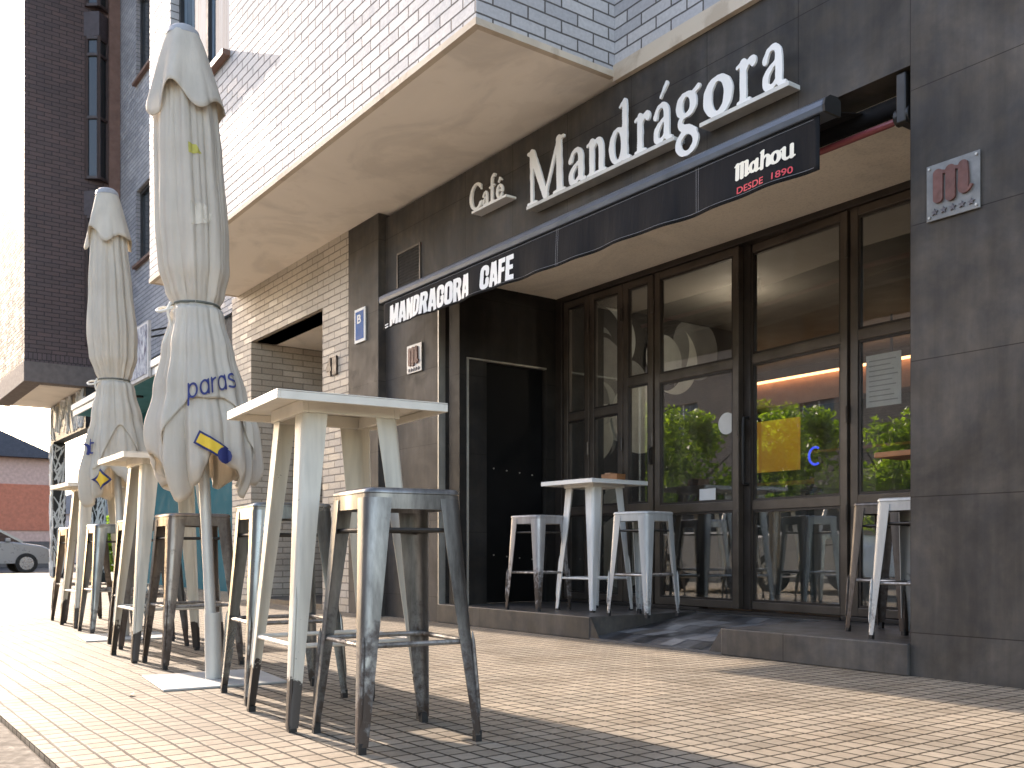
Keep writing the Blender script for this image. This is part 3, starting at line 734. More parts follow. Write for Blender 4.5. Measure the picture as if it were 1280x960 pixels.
# door leaves: (x0, x1, [glazing bar heights])
leaves = [(-6.265,-5.945,[.90,1.68]), (-5.935,-5.545,[.90,1.68]), (-5.535,-5.21,[.90,1.87]), (-5.19,-4.385,[.88,1.85]), (-4.375,-3.535,[.88,1.87]), (-3.515,-2.905,[.88,1.87])]
for i, (x0, x1, bars) in enumerate(leaves):
    f = MB(); w = .05 if i < 3 else .052; z0, z1 = .178, 2.642
    frame_rect(f, x0, x1, z0, z1, w, GY, GY+.05)
    for zb in bars: f.box(x0+w, x1-w, GY+.001, GY+.049, zb-.032, zb+.032)
    lf = P('door_leaf', f, M['bronze'], G, bevel=.004)
    cuts = [z0+w] + [q for zb in bars for q in (zb-.032, zb+.032)] + [z1-w]
    bd = MB(); gl = MB()
    for a, b in zip(cuts[0::2], cuts[1::2]):
        frame_rect(bd, x0+w+.001, x1-w-.001, a+.001, b-.001, .014, GY+.008, GY+.03)
        pn = MB().box(x0+w+.012, x1-w-.012, GY+.018, GY+.023, a+.012, b-.012)
        P('pane', pn, M['glass'], lf)
    P('glazing_bead', bd, M['bronze_d'], lf)
    hg = MB()
    for zh in (.75, 1.35, 2.35): hg.tube([(x1+.004, GY-.012, zh), (x1+.004, GY-.012, zh+.10)], .011, 10)
    P('hinge', hg, M['bronze_d'] if i in (1,) else M['bronze'], lf)
    if i in (2, 5):
        P('bolt', MB().box(x1-.03, x1+.0, GY-.02, GY-.001, 1.22, 1.36).tube([(x1-.015, GY-.03, 1.24),(x1-.015, GY-.03, 1.34)], .006, 8), M['bronze_d'], lf)
    if i == 4:
        h = MB().tube([(x0+.03, GY-.001, 1.02),(x0+.03, GY-.055, 1.03),(x0+.03, GY-.06, 1.07),(x0+.03, GY-.06, 1.43),(x0+.03, GY-.055, 1.47),(x0+.03, GY-.001, 1.48)], .011, 10)
        P('handle', h, M['black_metal'], lf)
        lf_door = lf
        P('lock', MB().tube([(x0+.028, GY-.012, .92),(x0+.028, GY-.001, .92)], .014, 12), M['bronze_d'], lf)
    if i == 3:
        P('sticker', MB().disc((-4.50, GY+.012, 1.45), .075), M['paper'], lf)
        P('notice', MB().box(-4.75, -4.6, GY+.011, GY+.0135, .93, 1.01), M['paper'], lf)

# the entrance leaf stands a few degrees ajar, hinged on its right
_h = Vector((-3.535, GY+.025, 0)); _a = R(-4.6)
_l = Matrix.Translation(_h-Vector(G.location)) @ Matrix.Rotation(_a, 4, 'Z') @ Matrix.Translation(Vector(G.location)-_h)
lf_door.matrix_local = _l
# inside of the cafe
I = thing('cafe_interior', 'dim cafe room seen through the shopfront glass', 'room', (-4.4, 7, .148))
dkw = plain('charcoal_wall_paint', (.045,.043,.042), .6, 0, .2, 2)
P('floor', MB().box(-9.5, -1.2, 5.2, 9.6, .05, .146), plain('dark_tile_floor', (.05,.047,.044), .35, 0, .2, 3), I)
P('ceiling', MB().box(-9.5, -1.2, 5.2, 9.6, 2.75, 2.85), plain('grey_ceiling_paint', (.16,.15,.135), .8, 0, .1, 2), I)
P('back_wall', MB().box(-9.5, -1.2, 9.4, 9.6, .146, 2.75), dkw, I)
P('side_wall', MB().box(-6.6, -6.45, 5.15, 7.4, .146, 2.75).box(-9.5, -9.3, 7.4, 9.4, .146, 2.75).box(-9.3, -6.6, 7.2, 7.4, .146, 2.75), plain('black_mural_wall', (.012,.012,.013), .5, 0, .2, 3), I)
P('right_wall', MB().box(-1.4, -1.2, 5.2, 9.4, .146, 2.75), dkw, I)
greys = [plain('mural_grey_%s' % n, c, .55, 0, .15, 5) for n, c in (('dark', (.20,.21,.21)), ('mid', (.40,.43,.42)), ('pale', (.55,.58,.55)), ('warm', (.45,.42,.37)))]
mr = random.Random(4); mm = [MB() for _ in greys]; kk = 0
for k in range(46):
    y = mr.uniform(5.25, 7.1); z = mr.uniform(.4, 2.6); r_ = mr.uniform(.12, .34); gi = mr.choice((0,0,0,1,1,2,3))
    if y > 6.1 and z < 1.75: continue
    kk += 1
    ang = mr.uniform(0, 360); n = 22
    half = mr.random() < .5
    if half:   # crescent
        o_ = [(y+r_*math.cos(R(ang+180*t/n)), z+r_*math.sin(R(ang+180*t/n))) for t in range(n+1)]
        q_ = [(y+r_*.55*math.sin(R(180*t/n))*math.cos(R(ang+90))+r_*math.cos(R(180*t/n))*math.cos(R(ang)), z+r_*.55*math.sin(R(180*t/n))*math.sin(R(ang+90))+r_*math.cos(R(180*t/n))*math.sin(R(ang))) for t in range(n+1)]
        vs = [(-6.449+.0012*kk, a, b) for a, b in o_] + [(-6.449+.0012*kk, a, b) for a, b in q_]
        vs = [(x, min(max(a, 5.2), 7.39), min(max(b, .15), 2.74)) for x, a, b in vs]
        mm[gi].add(vs, [(t, t+1, n+2+t, n+1+t) for t in range(n)])
    else:
        mm[gi].add([(-6.449+.0012*kk, min(max(y+r_*math.cos(2*math.pi*t/28), 5.2), 7.39), min(max(z+r_*math.sin(2*math.pi*t/28), .15), 2.74)) for t in range(28)], [tuple(range(28))])
for k, q in enumerate(mm): P('mural_shape', q, greys[k], I)
ct = MB().box(-7.6, -3.4, 7.6, 8.2, .146, 1.2)
P('counter', ct, plain('dark_green_counter', (.03,.045,.04), .5), I)
P('counter_top', MB().box(-7.65, -3.35, 7.55, 8.25, 1.2, 1.24), M['wood'], I)
P('bulkhead', MB().box(-9.2, -2.6, 8.9, 9.2, 2.22, 2.5), plain('pink_wood_bulkhead', (.42,.25,.18), .6), I)
P('light_strip', MB().box(-9.1, -2.7, 8.84, 8.89, 2.5, 2.52), emit('warm_light_strip', (1,.52,.24), 1.3), I)
for x in (-6.75, -5.1):
    P('spot_or_fill_lamp', MB().tube([(x, 8.0, 2.26),(x, 8.0, 2.34)], .035, 12), emit('warm_spot_lamp', (1,.8,.55), 6), I)
    P('lamp_stem', MB().tube([(x, 8.0, 2.35),(x, 8.0, 2.74)], .012, 8), M['black_metal'], I)
P('spot_or_fill_lamp', MB().tube([(-5.42, 6.3, 2.40),(-5.42, 6.3, 2.49)], .04, 12), emit('mural_fill_glow', (1,.9,.75), 32), I)  # fill lamp added to brighten the mural, tucked behind a mullion
P('lamp_stem', MB().tube([(-5.42, 6.3, 2.50),(-5.42, 6.3, 2.74)], .012, 8), M['black_metal'], I)  # stem made up to carry the added mural fill lamp
P('lit_menu', MB().box(-7.55, -6.75, 8.80, 8.84, 1.47, 2.05), emit('yellow_lit_panel', (.9,.5,.06), .045), I)
P('back_shelf', MB().box(-6.7, -2.8, 8.95, 9.35, 1.35, 1.38).box(-6.7, -2.8, 8.95, 9.35, 1.65, 1.68), M['wood'], I)
for k in range(22):
    x = -6.6+k*.16; z_ = 1.381+.3*(k % 2)
    P('bottle', MB().tube([(x, 9.08, z_),(x, 9.08, z_+.15),(x, 9.08, z_+.2)], [.035,.035,.013], 10), plain('bottle_glass', (.12,.14,.08), .15) if k == 0 else bpy.data.materials['bottle_glass'], I)
nr = MB().tube([(-5.62+.07*math.cos(R(t)), 7.58, 1.46+.08*math.sin(R(t))) for t in range(60, 310, 10)], .011, 8)
P('neon_lamp', nr, emit('blue_neon', (.03,.07,1), .3), I)
P('fridge', MB().box(-5.2, -4.6, 7.0, 7.55, .146, 1.25), plain('grey_fridge_paint', (.2,.19,.175), .5), I)
t = MB()
t.box(-5.3, -4.6, 5.75, 6.3, 1.03, 1.06)
for x in (-5.2, -4.7):
    for y in (5.82, 6.22): t.bar((x, y, .147), (x*.97-.148, y, 1.03), .04, .04)
P('inner_table', t, plain('dark_table_paint', (.06,.055,.05), .5), I)
# poster behind the right leaf, plank shelf at the right edge
po = thing('paper_notice', 'large white paper notice stuck inside the right glass leaf', 'notice', (-3.3, 5.13, 1.6))
P('sheet', MB().box(-3.43, -3.20, 5.115, 5.118, 1.43, 1.74), M['paper'], po)
ln = MB()
for k in range(9): ln.box(-3.41, -3.22-(k*37 % 5)*.012, 5.1135, 5.1145, 1.46+k*.03, 1.463+k*.03+.004)
P('printed_line', ln, plain('grey_ink', (.33,.33,.33), .8), po)
tag(MB().box(-2.97, -2.503, 4.5, 4.75, 1.06, 1.088).build('wall_shelf', M['wood'], bevel=.003), 'orange wooden shelf plank jutting from behind the right dark pillar', 'shelf')

# ------------------------------------------------------------------ signs on the facade
S1 = thing('cafe_name_sign', 'large white serif letters Mandrágora on a ledge above the awning', 'sign', (-4.2, 4.05, 2.94))
U = .362
lets = [('M',-5.315,-4.897),('a',-4.864,-4.688),('n',-4.684,-4.496),('d',-4.47,-4.279),('r',-4.244,-4.110),('a',-4.081,-3.927),('g',-3.904,-3.713),('o',-3.692,-3.481),('r',-3.458,-3.323),('a',-3.282,-3.13)]
SYF, SYB = 3.985, 3.998
def letter(ch, x0, x1, zb, u, parent, sy=None, extra=None, seed=0):
    st = list(SER[ch]) + (extra or [])
    vs, fs = glyph(st, .02, .004, seed)
    ax = [p[0] for p in glyph(SER[ch], .03)[0]]; a, b_ = min(ax), max(ax)
    q = MB(); put_glyph(q, (vs, fs), lambda p, v, t: (x0+(p-a)/(b_-a)*(x1-x0), SYB+(SYF-SYB)*t, zb+v*u), 1)
    return P('letter', q, M['white_letter'], parent)
for i, (ch, x0, x1) in enumerate(lets):
    letter(ch, x0, x1, 2.945, U, S1, extra=[('l', [(.19,.73,.024),(.35,.90,.045)])] if i == 5 else None, seed=i)
P('ledge', MB().box(-5.31, -3.905, 3.975, 4.066, 2.918, 2.942).box(-3.71, -3.105, 3.975, 4.066, 2.918, 2.942), plain('white_ledge_paint', (.62,.61,.57), .5), S1, bevel=.002)
S2 = thing('small_cafe_sign', 'small white serif letters Café on a short ledge beside the big name', 'sign', (-5.8, 4.05, 3.1))
for i, (ch, x0, x1, u) in enumerate([('C',-6.035,-5.868,.198),('a',-5.862,-5.782,.165),('f',-5.778,-5.693,.20),('e',-5.69,-5.602,.165)]):
    letter(ch, x0, x1, 3.105, u, S2, extra=[('l', [(.16,.72,.03),(.27,.88,.04),(.4,.76,.03)])] if ch == 'e' else None, seed=20+i)
P('ledge', MB().box(-5.99, -5.55, 3.975, 4.066, 3.085, 3.102), M['white_letter'], S2)
# plaques
def logo_m(mb, x0, x1, z0, z1, y):
    st = [('l', [(.16,.06,.13),(.16,.88,.13)]), ('l', [(.50,.02,.13),(.50,.9,.13)]), ('c', [(.84,.92,.12),(.85,.5,.135),(.85,.14,.13),(.98,.1,.05),(1.06,.2,.03)]), ('l', [(.16,.93,.06),(.36,.86,.05)]), ('l', [(.5,.95,.06),(.7,.87,.05)])]
    g = fit(glyph(st, .02), x0, x1, z0, z1); put_glyph(mb, g, lambda u, v, t: (u, y-.012*t, v), 1)
def star(mb, x, z, r, y):
    pts = [(x+(r if k % 2 == 0 else r*.42)*math.cos(R(90+36*k)), z+(r if k % 2 == 0 else r*.42)*math.sin(R(90+36*k))) for k in range(10)]
    mb.prism(pts, lambda u, v, t: (u, y-t, v), 0, .006)
PL = thing('beer_plaque', 'large frosted plaque with red m and stars on the right dark pillar', 'sign', (-2.29, FY, 2.05))
P('plate', MB().box(-2.413, -2.167, FY-.014, FY-.008, 2.05, 2.30), M['plaque'], PL, bevel=.002)
for x in (-2.398, -2.182):
    for z in (2.066, 2.284): P('screw', MB().tube([(x, FY-.02, z),(x, FY-.001, z)], .006, 10), M['edge'], PL)
q = MB(); logo_m(q, -2.375, -2.195, 2.115, 2.275, FY-.0145); P('logo_letter', q, M['rustred'], PL)
q = MB(); [star(q, -2.372+.042*k, 2.085, .016, FY-.0145) for k in range(5)]; P('star_row', q, M['starc'], PL)
PS = thing('small_beer_plaque', 'small pale plaque with dark red m on the dark wall under the awning end', 'sign', (-6.98, FY, 2.06))
P('plate', MB().box(-7.10, -6.86, FY-.014, FY-.006, 2.06, 2.295), M['plaque_w'], PS, bevel=.002)
q = MB(); logo_m(q, -7.06, -6.895, 2.112, 2.275, FY-.0145); P('logo_letter', q, M['rustred'], PS)
q = MB(); [star(q, -7.06+.04*k, 2.085, .016, FY-.0145) for k in range(5)]; P('star_row', q, M['starc'], PS)
BS = thing('letter_b_sign', 'narrow blue sign with white border and letter B on the dark pilaster', 'sign', (-7.83, 4.0, 2.46))
P('plate', MB().box(-7.93, -7.725, 3.985, 3.997, 2.452, 2.755), M['white'], BS)
P('blue_field', MB().box(-7.905, -7.75, 3.982, 3.9845, 2.478, 2.73), M['blue'], BS)
q = MB(); put_glyph(q, fit(font_mesh('B', 1, .03), -7.868, -7.79, 2.62, 2.70), lambda u, v, t: (u, 3.9815-.002*t, v), 0); P('letter', q, M['white'], BS)
HN = thing('house_number', 'dark bronze numerals 41 on the cream brick beside the house entrance', 'sign', (-8.39, 4.0, 2.22))
for ch, x0, x1 in (('4', -8.53, -8.41), ('1', -8.385, -8.30)):
    q = MB(); put_glyph(q, fit(font_mesh(ch, 1, .04), x0, x1, 2.235, 2.41), lambda u, v, t: (u, 3.997-.018*t, v), 1); P('numeral', q, M['number'], HN)
# louvred vent
V = thing('louvre_vent', 'dark louvred vent grille in the cladding above the awning end', 'vent', (-7.08, FY, 2.8))
m = MB(); frame_rect(m, -7.28, -6.885, 2.72, 3.125, .018, FY-.012, FY-.001); P('frame', m, M['bronze'], V)
P('backing', MB().box(-7.262, -6.903, FY-.004, FY-.001, 2.738, 3.107), M['dull'], V)
for k in range(14): P('slat', MB().add([(-7.262,FY-.011,2.745+k*.026),(-6.903,FY-.011,2.745+k*.026),(-6.903,FY-.005,2.762+k*.026),(-7.262,FY-.005,2.762+k*.026)], [(0,1,2,3)]), M['black_metal'], V)

# ------------------------------------------------------------------ awning
A = thing('awning', 'half rolled black awning with lettered valance across the cafe front', 'awning', (-4.8, 4.2, 2.6))
AY, AX0, AX1 = 3.75, -6.93, -2.70
prof = [(-.05,.022),(-.056,.05),(-.047,.078),(-.015,.101),(.03,.104),(.06,.09),(.06,.022)]
m = MB().prism([(a, b) for a, b in prof][::-1], lambda u, v, t: (t, AY+u, 2.542+v), AX0, AX1)
P('front_bar', m, M['awning_bar'], A, bevel=.006)
for x in (AX0-.012, AX1): P('end_cap', MB().prism([(a*1.06, b*1.04-.003) for a, b in prof][::-1], lambda u, v, t: (t, AY+u, 2.542+v), x, x+.012), M['black_metal'], A)
def val(u, v):   # valance surface
    x = AX0+.06+u*(AX1-.03-AX0-.06); z = 2.567-v*(.222+.036*u)+.0035*math.sin(u*21)*v
    y = AY-.035+.008*math.sin(u*33)*v+.008*math.sin(u*71+1)*v-.012*v
    return (x, y, z)
nu, nv = 150, 8
m = MB().add([val(i/nu, j/nv) for j in range(nv+1) for i in range(nu+1)], [(j*(nu+1)+i, (j+1)*(nu+1)+i, (j+1)*(nu+1)+i+1, j*(nu+1)+i+1) for j in range(nv) for i in range(nu)], True)
vo = P('valance', m, M['awning'], A, solid=.003)
def valp(x, z, lift):
    u = (x-(AX0+.06))/(AX1-.03-AX0-.06); v = (2.567-z)/(.222+.036*u)
    q = val(u, v); return (x, q[1]-.0035-lift, z+.0035*math.sin(u*21)*v)
sm = MB()
for sx in (-4.637, -3.478):
    for o_ in (-.008, .008): sm.add([valp(sx+o_+dx, 2.56-.23*k/10, .0006) for k in range(11) for dx in (-.0015, .0015)], [(2*k, 2*k+2, 2*k+3, 2*k+1) for k in range(10)])
for zz, zs in ((2.550, 0), (2.362, -.036)):
    n = 140; xs = [AX0+.08+(AX1-.06-AX0-.08)*k/n for k in range(n+1)]
    sm.add([valp(x, zz+zs*(x-AX0)/(AX1-AX0)+dz, .0006) for x in xs for dz in (-.0012, .0012)], [(2*k, 2*k+2, 2*k+3, 2*k+1) for k in range(n)])
P('stitching', sm, plain('grey_thread', (.16,.165,.18), .8), vo)
def block_text(txt, x0, x1, z0, z1, slant=0):
    tot = sum(BLK[c][0]+.03 for c in txt); k = (x1-x0)/tot; cx = x0; q = MB()
    for c in txt:
        w, st = BLK[c]; put_glyph(q, glyph(st, .028), lambda u, v, t: valp(cx+u*k, z0+v*(z1-z0), .0012), 0); cx += (w+.03)*k
    return q
P('lettering', block_text('MANDRAGORA', -6.76, -5.60, 2.352, 2.515), M['white'], vo)
P('lettering', block_text('CAFE', -5.47, -5.085, 2.352, 2.518), M['white'], vo)
for k in range(2): P('printed_dash', MB().add([valp(-6.84+dx, 2.352+.02*k+dz, .0012) for dx, dz in ((0,0),(.05,.004),(.05,.014),(0,.01))], [(0,1,2,3)]), M['white'], vo)
MAH = [('l',[(.1,.02,.11),(.1,.86,.11)]),('l',[(.36,.02,.11),(.36,.86,.11)]),('l',[(.62,.1,.11),(.62,.84,.11)]),('l',[(-.04,.78,.04),(.12,.9,.06)]),('l',[(.12,.86,.06),(.36,.9,.06)]),('l',[(.36,.86,.06),(.62,.9,.06)]),('l',[(.6,.06,.1),(.78,.12,.05)]),
       ell(1.0,.36,.16,.28,.1,.075), ('l',[(1.2,.7,.1),(1.2,.1,.1)]), ('l',[(1.2,.06,.09),(1.36,.1,.05)]),
       ('l',[(1.5,.02,.1),(1.5,1.02,.1)]), ('l',[(1.4,1.0,.05),(1.55,1.08,.05)]), ('c',[(1.55,.55,.06),(1.7,.7,.07),(1.82,.6,.1),(1.82,.3,.1),(1.82,.08,.1)]), ('l',[(1.82,.05,.08),(1.96,.1,.05)]),
       ell(2.2,.36,.2,.32,.115,.075),
       ('l',[(2.62,.7,.1),(2.62,.18,.1)]), ('c',[(2.62,.18,.1),(2.72,.04,.08),(2.9,.1,.07),(3.0,.2,.06)]), ('l',[(3.0,.74,.1),(3.0,.06,.1)]), ('l',[(3.0,.05,.08),(3.14,.1,.05)]), ('l',[(2.44,.64,.05),(2.62,.74,.06)])]
q = MB(); put_glyph(q, fit(glyph(MAH, .03), -3.225, -2.858, 2.405, 2.507), lambda u, v, t: valp(u, v, .0012), 0); P('lettering', q, M['cream'], vo)
for tx, xa, xb in (('DESDE', -3.205, -3.035), ('1890', -2.985, -2.872)):
    q = MB(); put_glyph(q, fit(font_mesh(tx, 1, .012), xa, xb, 2.338, 2.372), lambda u, v, t: valp(u, v, .0012), 0); P('lettering', q, M['red'], vo)
m = MB().add([(AX0+.03,AY+.05,2.63),(AX1-.1,AY+.05,2.63),(AX1-.1,4.2,2.72),(AX0+.35,4.2,2.72)], [(0,1,2,3)])
P('fabric_roof', m, M['awning'], A, solid=.003)
P('roller', MB().tube([(-6.55, 4.2, 2.70),(-2.56, 4.2, 2.70)], .045, 16), M['awning'], A)
P('torsion_tube', MB().tube([(-6.55, 4.14, 2.60),(-2.60, 4.14, 2.60)], .017, 12), M['maroon'], A)
for x in (-6.56, -2.58):
    P('bracket', MB().box(x, x+.05, 4.08, 4.27, 2.56, 2.79).tube([(x-.02, 4.12, 2.6),(x+.06, 4.12, 2.6)], .04, 14), M['black_metal'], A, bevel=.006)
for x0, x1 in ((-3.5, -4.15), (-6.5, -5.85)):
    P('folding_arm', MB().bar((x0, 4.12, 2.60), (x1, 3.98, 2.60), .035, .05).bar((x1, 3.98, 2.60), (x0-(x0-x1)*.15, 3.80, 2.60), .03, .04), M['black_metal'], A)

# ------------------------------------------------------------------ stools and tables
def lsec(c, sx, sy, w, rr_, th, lip=.0):
    """plan of one leg: L with a round outer corner at c, flanges of length w pointing inwards"""
    out = [(-w, 0)]
    for k in range(6):
        a = R(90-18*k); out.append((-rr_+rr_*math.cos(a), -rr_+rr_*math.sin(a)))
    out.append((0, -w))
    ri = max(rr_-th, .001)
    inn = [(-th, -w)]
    for k in range(6):
        a = R(18*k); inn.append((-rr_+ri*math.cos(a), -rr_+ri*math.sin(a)))
    inn.append((-w, -th))
    return [(c[0]+sx*p[0], c[1]+sy*p[1]) for p in out+inn]
def leg_mesh(sx, sy, top, foot, zt, wt, wb, rt, rb, zf=.03, bend=0):
    m = MB(); rings = []
    n = 9
    for k in range(n+1):
        t = k/n; z = zt+(zf-zt)*t
        e = t**1.12 if bend else t
        c = (sx*(top+(foot-top)*e), sy*(top+(foot-top)*e))
        w = wt+(wb-wt)*t; r_ = rt+(rb-rt)*t
        rings.append([(x, y, z) for x, y in lsec(c, sx, sy, w, r_, .0035)])
    m.loft(rings, True, True)
    for idx, rev in ((0, False), (n, True)):
        b = len(m.v)-(n+1)*16+idx*16; L = 16
        for k in range(7):
            f = (b+k, b+k+1, b+14-k, b+15-k); m.f.append(f if not rev else f[::-1]); m.sm.append(False)
    # raised seam along the lower half of the outer corner
    g = [(sx*(top+(foot-top)*t-.004), sy*(top+(foot-top)*t-.004), zt+(zf-zt)*t) for t in (.56,.60,.75,.88,.92)]
    m.tube(g, [.001,.006,.0065,.006,.001], 8)
    return m
def rsq(h, r, z, n=6):
    pts = []
    for cx, cy, a0 in ((h-r,h-r,0),(-h+r,h-r,90),(-h+r,-h+r,180),(h-r,-h+r,270)):
        for k in range(n+1): pts.append((cx+r*math.cos(R(a0+90*k/n)), cy+r*math.sin(R(a0+90*k/n)), z))
    return pts
def make_stool(mat, H=.76, foot=.20, label='', group=None, top=.152):
    t = thing('bar_stool', label, 'bar stool', group=group)
    s = MB()
    rings = [rsq(top-.004,.03,H-.062), rsq(top,.032,H-.062), rsq(top,.032,H-.018), rsq(top+.003,.033,H-.016), rsq(top+.003,.034,H-.009), rsq(top-.002,.036,H-.002), rsq(top-.012,.04,H), rsq(top-.03,.04,H-.002), rsq(top-.05,.03,H-.006), rsq(.03,.015,H-.007)]
    s.loft(rings, True, True)
    n = len(rings[0]); b = len(s.v)-n; s.f.append(tuple(b+k for k in range(n))); s.sm.append(False)
    s.loft([rsq(top-.004,.03,H-.062), rsq(top-.006,.03,H-.02), rsq(.03,.015,H-.02)], True, True)
    st = s.build('seat', mat, t, world=False, angle=50)
    for sx, sy in ((1,1),(-1,1),(-1,-1),(1,-1)):
        l = leg_mesh(sx, sy, top+.0025, foot, H-.03, .076, .029, .036, .014, .02, 1).build('leg', mat, t, world=False, angle=50)
        f = MB(); a = foot
        f.loft([[(sx*(a-.026), sy*(a-.026), z) for _ in (0,)][0:0] or [(sx*(a-o[0]), sy*(a-o[1]), z) for o in ((.024,.001),(.006,.001),(.001,.006),(.001,.024),(.024,.024))] for z in (0, .032)], True)
        f.f.append((4,3,2,1,0)); f.sm.append(False); f.f.append((5,6,7,8,9)); f.sm.append(False)
        f.build('foot_cap', M['rubber'], l, world=False)
    for z, r_, mt, nm, ins in ((.30*H/.76, .008, M['rod'], 'footrest', .012), (H-.125, .006, M['brace'], 'brace', .02)):
        k = (H-z)/H; h = top+(foot-top)*k**1.1-ins
        for a, b in (((h,h),(-h,h)),((-h,h),(-h,-h)),((-h,-h),(h,-h)),((h,-h),(h,h))):
            q = MB().tube([(a[0],a[1],z),((a[0]*.92+b[0]*.08),(a[1]*.92+b[1]*.08),z+.002),((a[0]*.08+b[0]*.92),(a[1]*.08+b[1]*.92),z+.002),(b[0],b[1],z)], [r_*1.3,r_,r_,r_*1.3], 8)
            q.build(nm, mt, t, world=False)
    return t
def make_table(mat, mtop, H=1.075, half=.295, foot=.242, top=.168, label='', group=None, cat='bar table'):
    t = thing('bar_table', label, cat, group=group)
    q = MB().box(-half, half, -half, half, H-.004, H)
    for a, b, c, d in ((-half,half,-half,-half+.012),(-half,half,half-.012,half),(-half,-half+.012,-half+.012,half-.012),(half-.012,half,-half+.012,half-.012)): q.box(a, b, c, d, H-.030, H-.0045)
    q.build('table_top', mtop, t, world=False, bevel=.003)
    u = MB(); h = top+.004
    for a, b, c, d in ((-h,h,-h,-h+.02),(-h,h,h-.02,h),(-h,-h+.02,-h+.02,h-.02),(h-.02,h,-h+.02,h-.02)): u.box(a, b, c, d, H-.048, H-.005)
    u.build('under_frame', mtop, t, world=False, bevel=.002)
    for sx, sy in ((1,1),(-1,1),(-1,-1),(1,-1)):
        l = leg_mesh(sx, sy, top, foot, H-.049, .082, .032, .022, .012, .012).build('leg', mat, t, world=False, angle=50)
        MB().box(sx*(foot-.028), sx*(foot-.002), sy*(foot-.028), sy*(foot-.002), 0, .02).build('foot_cap', M['rubber'], l, world=False)
    z = .27*H/1.075; k = (H-z)/H; h = top+(foot-top)*k-.012
    for a, b in (((h,h),(-h,h)),((-h,h),(-h,-h)),((-h,-h),(h,-h)),((h,-h),(h,h))):
        MB().tube([(a[0],a[1],z),(b[0],b[1],z)], .008, 8).build('crossbar', mtop, t, world=False)
    return t
def place(o, x, y, deg, z=0):
    o.location = (x, y, z); o.rotation_euler = (0, 0, R(deg)); return o
def recolour(t, mat, old):
    for c in t.children:
        if c.type == 'MESH' and c.material_slots and c.material_slots[0].material == old:
            c.material_slots[0].link = 'OBJECT'; c.material_slots[0].material = mat
SG = 'metal bar stools on the pavement'; TG = 'cream bar tables on the pavement'
s0 = place(make_stool(M['stool_a'], label='nearest worn steel bar stool with rusty feet in front of the nearest table', group=SG), -2.62, 1.455, -5)
def stool_copy(mat, x, y, deg, label, z=0, group=SG, src=None):
    o = dup(src or s0); place(o, x, y, deg, z); o['label'] = label; o['group'] = group
    recolour(o, mat, (M['stool_a'] if src is None else M['stool_m'])); return o
stool_copy(M['stool_b'], -3.64, 1.515, -6, 'blue grey steel bar stool behind the nearest table')
stool_copy(M['stool_c'], -4.93, 1.565, -1, 'brown stained steel bar stool between the large parasol and second table')
stool_copy(M['stool_d'], -6.05, 1.65, -4, 'dark steel bar stool behind the second table under the small parasol')
stool_copy(M['stool_b'], -7.2, 1.73, 0, 'pale blue steel bar stool between the small parasol and the farthest table')
stool_copy(M['stool_c'], -8.45, 1.79, 3, 'farthest steel bar stool, half hidden behind the farthest table')
t0 = place(make_table(M['table'], M['table_top'], label='nearest tall cream metal table with chipped dark feet', group=TG), -3.09, 1.475, -5)
for x, y, dg, lb in ((-5.34, 1.56, -1, 'second cream metal table, standing between the two parasols'), (-7.86, 1.79, 1, 'farthest cream metal table at the left beyond the small parasol')):
    o = dup(t0); place(o, x, y, dg); o['label'] = lb
SZ_ = .148; IG = 'bar stools on the cafe step'
s1 = place(make_stool(M['stool_m'], H=.68, foot=.172, top=.145, label='mottled grey bar stool beside the black door on the step', group=IG), -5.52, 4.24, 8, SZ_)
stool_copy(M['stool_w'], -4.60, 4.40, 8, 'grey white bar stool right of the white table on the step', SZ_, IG, s1)
stool_copy(M['stool_w'], -2.60, 4.31, 3, 'white bar stool cut off by the right pillar on the step', SZ_, IG, s1)
stool_copy(M['stool_d'], -2.93, 4.60, 2, 'dark bar stool behind the white one at the right pillar', SZ_, IG, s1)
ti = place(make_table(M['table_in'], M['table_in_top'], H=.92, half=.27, foot=.20, top=.15, label='white bar table standing on the cafe step before the glass', cat='bar table'), -5.17, 4.52, 40, SZ_)
ti.location = (-5.24, 4.53, SZ_); ti.rotation_euler.z = R(2)
nb = thing('napkin_holder', 'small orange wooden box with napkins on the white table', 'napkin holder', (-5.18, 4.66, SZ_+.92), R(10))
MB().box(-.07, .07, -.05, -.04, 0, .055).box(-.07, .07, .04, .05, 0, .055).box(-.07, -.06, -.04, .04, 0, .055).box(.06, .07, -.04, .04, 0, .055).box(-.06, .06, -.04, .04, 0, .01).build('box', M['wood'], nb, world=False)
MB().box(-.055, -.005, -.03, .03, .011, .066).build('napkins', plain('brown_napkins', (.45,.25,.14), .8), nb, world=False)

